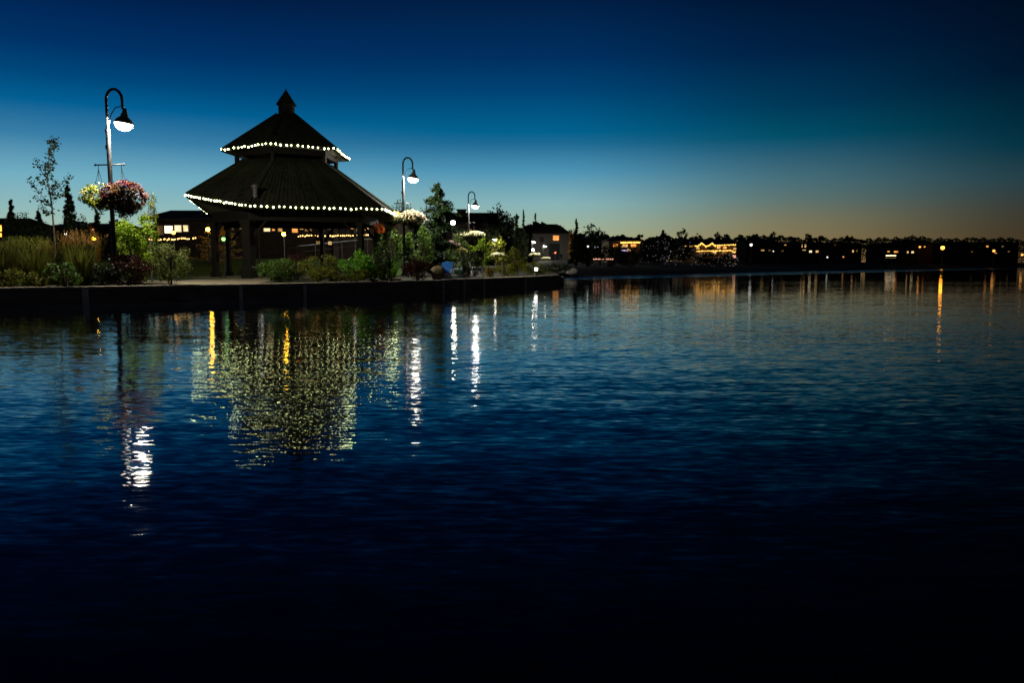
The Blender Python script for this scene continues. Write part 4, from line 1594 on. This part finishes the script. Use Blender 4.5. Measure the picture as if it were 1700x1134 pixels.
# ------------------------------------------------------------------ lanterns and other lit lamps
def lantern(name, label, u, v, Y, mat, size=.3, kind='post'):
    p = at(u, v, Y)
    zb = GROUND(p.x, Y)
    t = thing(name, label, 'lamp', (p.x, Y, zb))
    hgt = p.z - zb
    mb = MB().lathe([(size * .5, 0), (size * .45, .1), (size * .22, .16), (size * .18, hgt - size * .6), (size * .4, hgt - size * .5)], (0, 0, 0), 10)
    obj('pole', mb, 'black_metal', t)
    mb = MB().lathe([(size * .34, -size * .48), (size * .5, -size * .1), (size * .5, size * .3), (size * .4, size * .46)], (0, 0, hgt), 12)
    obj('lamp_glass', mb, mat, t, True)
    mb = MB().lathe([(size * .62, size * .47), (size * .4, size * .66), (size * .08, size * .85)], (0, 0, hgt), 12)
    obj('lamp_cap', mb, 'black_metal', t)
    return t


lantern('lantern', 'amber post lantern beside the lifted corner of the gazebo roof', 345, 381, 58, 'sodium', .26)
lantern('lantern', 'amber post lantern in the middle of the view under the gazebo', 471, 389, 60, 'sodium', .27)
lantern('lantern', 'amber lamp below the bright restaurant window', 288, 386, 68, 'amber_lamp', .32)
lantern('lantern', 'green lamp in front of the amber-lit pine', 371, 397, 43.5, 'green_lamp', .2)
lantern('lantern', 'white lamp under the gazebo roof, near the flower baskets', 588, 366, 66, 'white_lamp', .34)
lantern('lantern', 'first of two small lamps over the restaurant entrance', 421, 367, 70, 'white_lamp', .22)
lantern('lantern', 'second of two small lamps over the restaurant entrance, nearer the window', 429, 367, 70, 'white_lamp', .22)
lantern('lantern', 'lit globe lamp in the gap between the conifer and the chimney', 752, 370, 82, 'far_lamp_glass', .42)
lantern('bollard_light', 'low bollard light glowing at the end of the wall', 890, 447, 50.6, 'white_lamp', .22)
lantern('lantern', 'bright globe lamp directly beside the far cream basket', 885, 415, 150, 'far_lamp_glass', .4)
lantern('shore_lamp', 'orange-red domed lamp, brightest on the far right shore', 1565, 411.5, 262, 'sodium_red', 1.05)
lantern('shore_lamp', 'dimmer orange lamp near the right end of the far shore', 1650, 416.5, 280, 'far_amber', .9)
lantern('shore_lamp', 'small white lamp in front of the dark gabled house', 1247, 406.5, 196, 'far_white', .7)
lantern('shore_lamp', 'small white lamp low on the bank below the long dark house', 1373.5, 427, 230, 'far_white', .45)
lantern('shore_lamp', 'small pink lamp beside the inn corner', 1219, 426, 172, 'pink_strip', .7)
lantern('shore_lamp', 'white lamp over the dark bank near the ragged conifer', 976, 409, 118, 'far_white', .3)
lantern('shore_lamp', 'first of a pair of white lamps near the orange-lit building', 988, 410, 124, 'far_white', .26)
lantern('shore_lamp', 'second of a pair of white lamps, nearer the orange-lit building', 992, 410, 124, 'far_white', .22)
lantern('shore_lamp', 'lower white lamp below the pair near the orange-lit building', 1002, 415, 120, 'far_white', .26)
lantern('shore_lamp', 'small orange lamp among the far right houses', 1527, 410, 258, 'far_amber', .6)
lantern('shore_lamp', 'orange lamp at the far right edge of the shore', 1697, 423, 285, 'far_amber', .8)
lantern('garden_lamp', 'small orange garden lamp under the orange-leaved bush', 156, 396, 57.5, 'sodium', .22)
lantern('garden_lamp', 'tiny white garden lamp seen over the plumed grass', 109, 388, 58, 'white_lamp', .16)
lantern('garden_lamp', 'tail-red lamp by the garage door of the grey house', 922, 419.5, 236, 'tail_red', .5)
lantern('shore_lamp', 'small pale lamp among the ground-floor windows right of the inn', 1284, 417, 200, 'far_white', .3)


def light_bar(name, label, u0, u1, v, Y, mat, hgt):
    a, b = at(u0, v, Y), at(u1, v, Y)
    zb = GROUND(a.x, Y)
    t = thing(name, label, 'light bar', ((a.x + b.x) / 2, Y, zb))
    w = b.x - a.x
    z = a.z - zb
    obj('light_strip', MB().box((0, 0, z), (w, .1, hgt)), mat, t)
    mb = MB().box((0, .1, z), (w + .1, .1, hgt + .12))
    obj('backing', mb, 'frame_dark', t)
    mb = MB()
    for f in (-.42, 0, .42):
        mb.box((w * f, .12, z / 2), (.1, .09, z))
    obj('post', mb, 'frame_dark', t)


light_bar('lit_sign', 'violet-white lit sign in front of the orange-lit building', 1026, 1041, 416, 140, 'purple_sign', .22)
light_bar('lit_rail', 'pinkish lit rail on the bank below the orange-lit building', 985, 1018, 430, 112, 'pink_strip', .16)


# ------------------------------------------------------------------ pine lit by the amber lantern
def lit_pine():
    Y = 59.5
    base = at(366, 440, Y)
    base.z = GROUND(base.x, Y)
    t = thing('pine_tree', 'spreading pine lit amber by the lantern, seen left of the thick gazebo post', 'pine', base)
    hgt = 4.0
    mb = MB()
    mb.tube([(0, 0, 0), (.1, 0, 1.6), (0, 0, hgt)], [.16, .12, .04], 8)
    P, O = [], []
    for i in range(40):
        a = i * 2.4 + rng.random()
        z = .7 + 3.1 * (i / 40)
        r = 2.0 * (1 - .75 * (z / hgt) ** 2) * (.7 + .5 * rng.random())
        e = Vector((r * math.cos(a), r * math.sin(a), z + .25))
        mb.tube([(0, 0, z), e * .5 + Vector((0, 0, z * .5 - .05)), e], [.04, .03, .01], 5)
        k = 120
        s = .25 + .75 * rng.random(k)
        P.append(np.stack([r * s * math.cos(a) + rng.normal(size=k) * .12, r * s * math.sin(a) + rng.normal(size=k) * .12, z + .25 * s + rng.normal(size=k) * .05], 1))
        O.append(np.tile([math.cos(a), math.sin(a), .3], (k, 1)))
    obj('trunk', mb, 'bark', t)
    quads_mesh('crown', leaf_quads(np.concatenate(P), .16, .25, np.concatenate(O)), 'lit_pine', t)


lit_pine()


# ------------------------------------------------------------------ ramp handrail behind the gazebo
def handrail():
    a, b, e = at(430, 415.5, 56), at(610, 396.5, 60), at(632, 397, 60)
    t = thing('handrail', 'pale sloping metal handrail behind the gazebo posts', 'handrail', (a.x, a.y, GROUND(a.x, a.y)))
    o = t.location
    obj('rail', MB().tube([a - o, b - o, e - o], .035, 8), 'bright_metal', t)
    obj('rail', MB().tube([a - o - Vector((0, 0, .45)), b - o - Vector((0, 0, .45)), e - o - Vector((0, 0, .45))], .022, 8), 'black_metal', t)
    for f in (0, .25, .5, .75, 1):
        p = a.lerp(b, f) - o
        obj('post', MB().tube([(p.x, p.y, 0), p], .028, 8), 'black_metal', t)


handrail()


# ------------------------------------------------------------------ seats, rocks, stake on the promenade
def blue_chair():
    Y = 39.0
    p = at(740, 460, Y)
    t = thing('deck_chair', 'blue plastic garden chair with pale front on the promenade', 'chair', (p.x, Y, .6), R(-8))
    sl = MB()
    for i in range(5):
        x = -.24 + .12 * i
        hh = .52 + .05 * (1 - abs(i - 2) / 2)
        sl.add([(x - .052, .28, .36), (x + .052, .28, .36), (x + .052, .46, .36 + hh), (x - .052, .46, .36 + hh),
                (x - .052, .305, .36), (x + .052, .305, .36), (x + .052, .485, .36 + hh), (x - .052, .485, .36 + hh)],
               [(0, 1, 2, 3), (7, 6, 5, 4), (0, 4, 5, 1), (1, 5, 6, 2), (2, 6, 7, 3), (3, 7, 4, 0)])
    sl.box((0, .425, .72), (.56, .03, .06))
    obj('backrest', sl, 'blue_plastic', t)
    se = MB()
    for i in range(5):
        se.box((0, -.22 + .12 * i, .40 - .015 * i), (.56, .10, .03))
    se.box((0, -.285, .35), (.58, .03, .10))
    obj('seat', se, 'blue_plastic', t)
    for s in (-1, 1):
        obj('arm', MB().box((s * .35, .02, .60), (.11, .66, .035)), 'blue_plastic', t)
        obj('leg', MB().box((s * .34, -.26, .29), (.05, .07, .58)), 'pale_plastic', t)
        obj('leg', MB().bar((s * .34, .42, .0), (s * .34, .3, .58), .05, .06), 'pale_plastic', t)
    obj('front_panel', MB().box((0, -.26, .16), (.62, .03, .26)), 'pale_plastic', t)


def striped_lounger():
    Y = 40.2
    p = at(764, 460, Y)
    t = thing('lounge_chair', 'green and white striped lounge chair with a slanted pale frame', 'chair', (p.x, Y, .6), R(4))
    g = MB()
    w = MB()
    for i in range(6):
        z = .10 + .11 * i
        (w if i in (1, 4) else g).box((-.10 - .02 * i, .2 + .05 * i, z), (.78 - .05 * i, .03, .10))
    obj('fabric_panel', g, 'green_fabric', t)
    obj('white_stripe', w, 'stripe_white', t)
    fr = MB()
    fr.bar((-.35, -.05, .92), (.42, -.25, .04), .045)
    fr.bar((-.35, .45, .92), (.42, .35, .04), .045)
    obj('frame', fr, 'stake_wood', t)
    obj('seat', MB().box((0, .08, .3), (.7, .5, .04)), 'green_fabric', t)
    for s in (-.4, .34):
        obj('leg', MB().box((s, .5, .17), (.05, .05, .34)), 'stake_wood', t)


def sling_chair():
    Y = 43.2
    p = at(791, 459, Y)
    t = thing('sling_chair', 'dark sling chair with a shiny metal frame on the promenade', 'chair', (p.x, Y, .6), R(10))
    for s in (-1, 1):
        y = s * .28
        f = MB()
        f.tube([(-.42, y, .92), (-.33, y, .62), (-.22, y, .38), (.30, y, .36), (.40, y, .18), (.36, y, .03)], .02, 7)
        f.tube([(-.34, y, .60), (-.05, y, .62), (.28, y, .60), (.33, y, .36)], .018, 7)
        f.tube([(-.22, y, .38), (-.30, y, .10), (-.20, y, .03), (.36, y, .03)], .02, 7)
        obj('frame', f, 'bright_metal', t, True)
    obj('backrest', MB().add([(-.41, -.27, .90), (-.41, .27, .90), (-.21, .27, .40), (-.21, -.27, .40), (-.43, -.27, .89), (-.43, .27, .89), (-.24, .27, .38), (-.24, -.27, .38)],
                             [(0, 1, 2, 3), (7, 6, 5, 4), (0, 4, 5, 1), (2, 6, 7, 3), (1, 5, 6, 2), (3, 7, 4, 0)]), 'dark_sling', t)
    obj('seat', MB().box((.04, 0, .375), (.52, .54, .025)), 'dark_sling', t)


def rock(name, label, u, v, Y, size, mat, zb=None):
    p = at(u, v, Y)
    z0 = GROUND(p.x, Y) if zb is None else zb
    mb = MB().ball((0, 0, 0), 1, 14, 9)
    vs = []
    for q in mb.v:
        q = Vector(q)
        k = 1 + .16 * math.sin(3.1 * q.x + 1.7 * q.z + u) + .12 * math.sin(4.3 * q.y - 2.2 * q.x + v) + .05 * math.sin(9 * q.z + 7 * q.x)
        vs.append((q.x * size[0] * k, q.y * size[1] * k, q.z * size[2] * k + size[2] * .85))
    o = mesh_obj(name, vs, mb.f, mat, None, True)
    o.location = (p.x, Y, z0 - .04)
    return tag(o, label, 'rock')


blue_chair()
striped_lounger()
sling_chair()
rock('boulder', 'upright tan sandstone boulder beside the blue chair', 726, 462, 38.6, (.34, .26, .42), 'sandstone', .6)
rock('boulder', 'low pale rock on the shore below the grey house', 921, 437, 78, (.8, .6, .28), 'rock')
rock('boulder', 'pale slanted rock on the shore nearest the ragged conifer', 947, 444, 82, (.75, .6, .45), 'rock')
rock('boulder', 'small pale rock between the two larger shore rocks', 934, 440, 80, (.45, .4, .25), 'rock')
rock('boulder', 'flat tan stone at the end of the low hedge', 657, 459, 36.2, (.3, .25, .1), 'sandstone', .6)


def stake():
    Y = 47.5
    p = at(834, 458, Y)
    t = thing('wooden_stake', 'pale wooden stake with a slanted tie at the edge of the promenade', 'stake', (p.x, Y, .59))
    obj('post', MB().bar((0, 0, 0), (0, 0, .95), .10), 'stake_wood', t)
    obj('tie', MB().bar((.03, 0, .93), (.34, .1, .68), .035), 'stake_wood', t)
    obj('side_post', MB().bar((.14, .15, 0), (.14, .15, .55), .06), 'stake_wood', t)


stake()
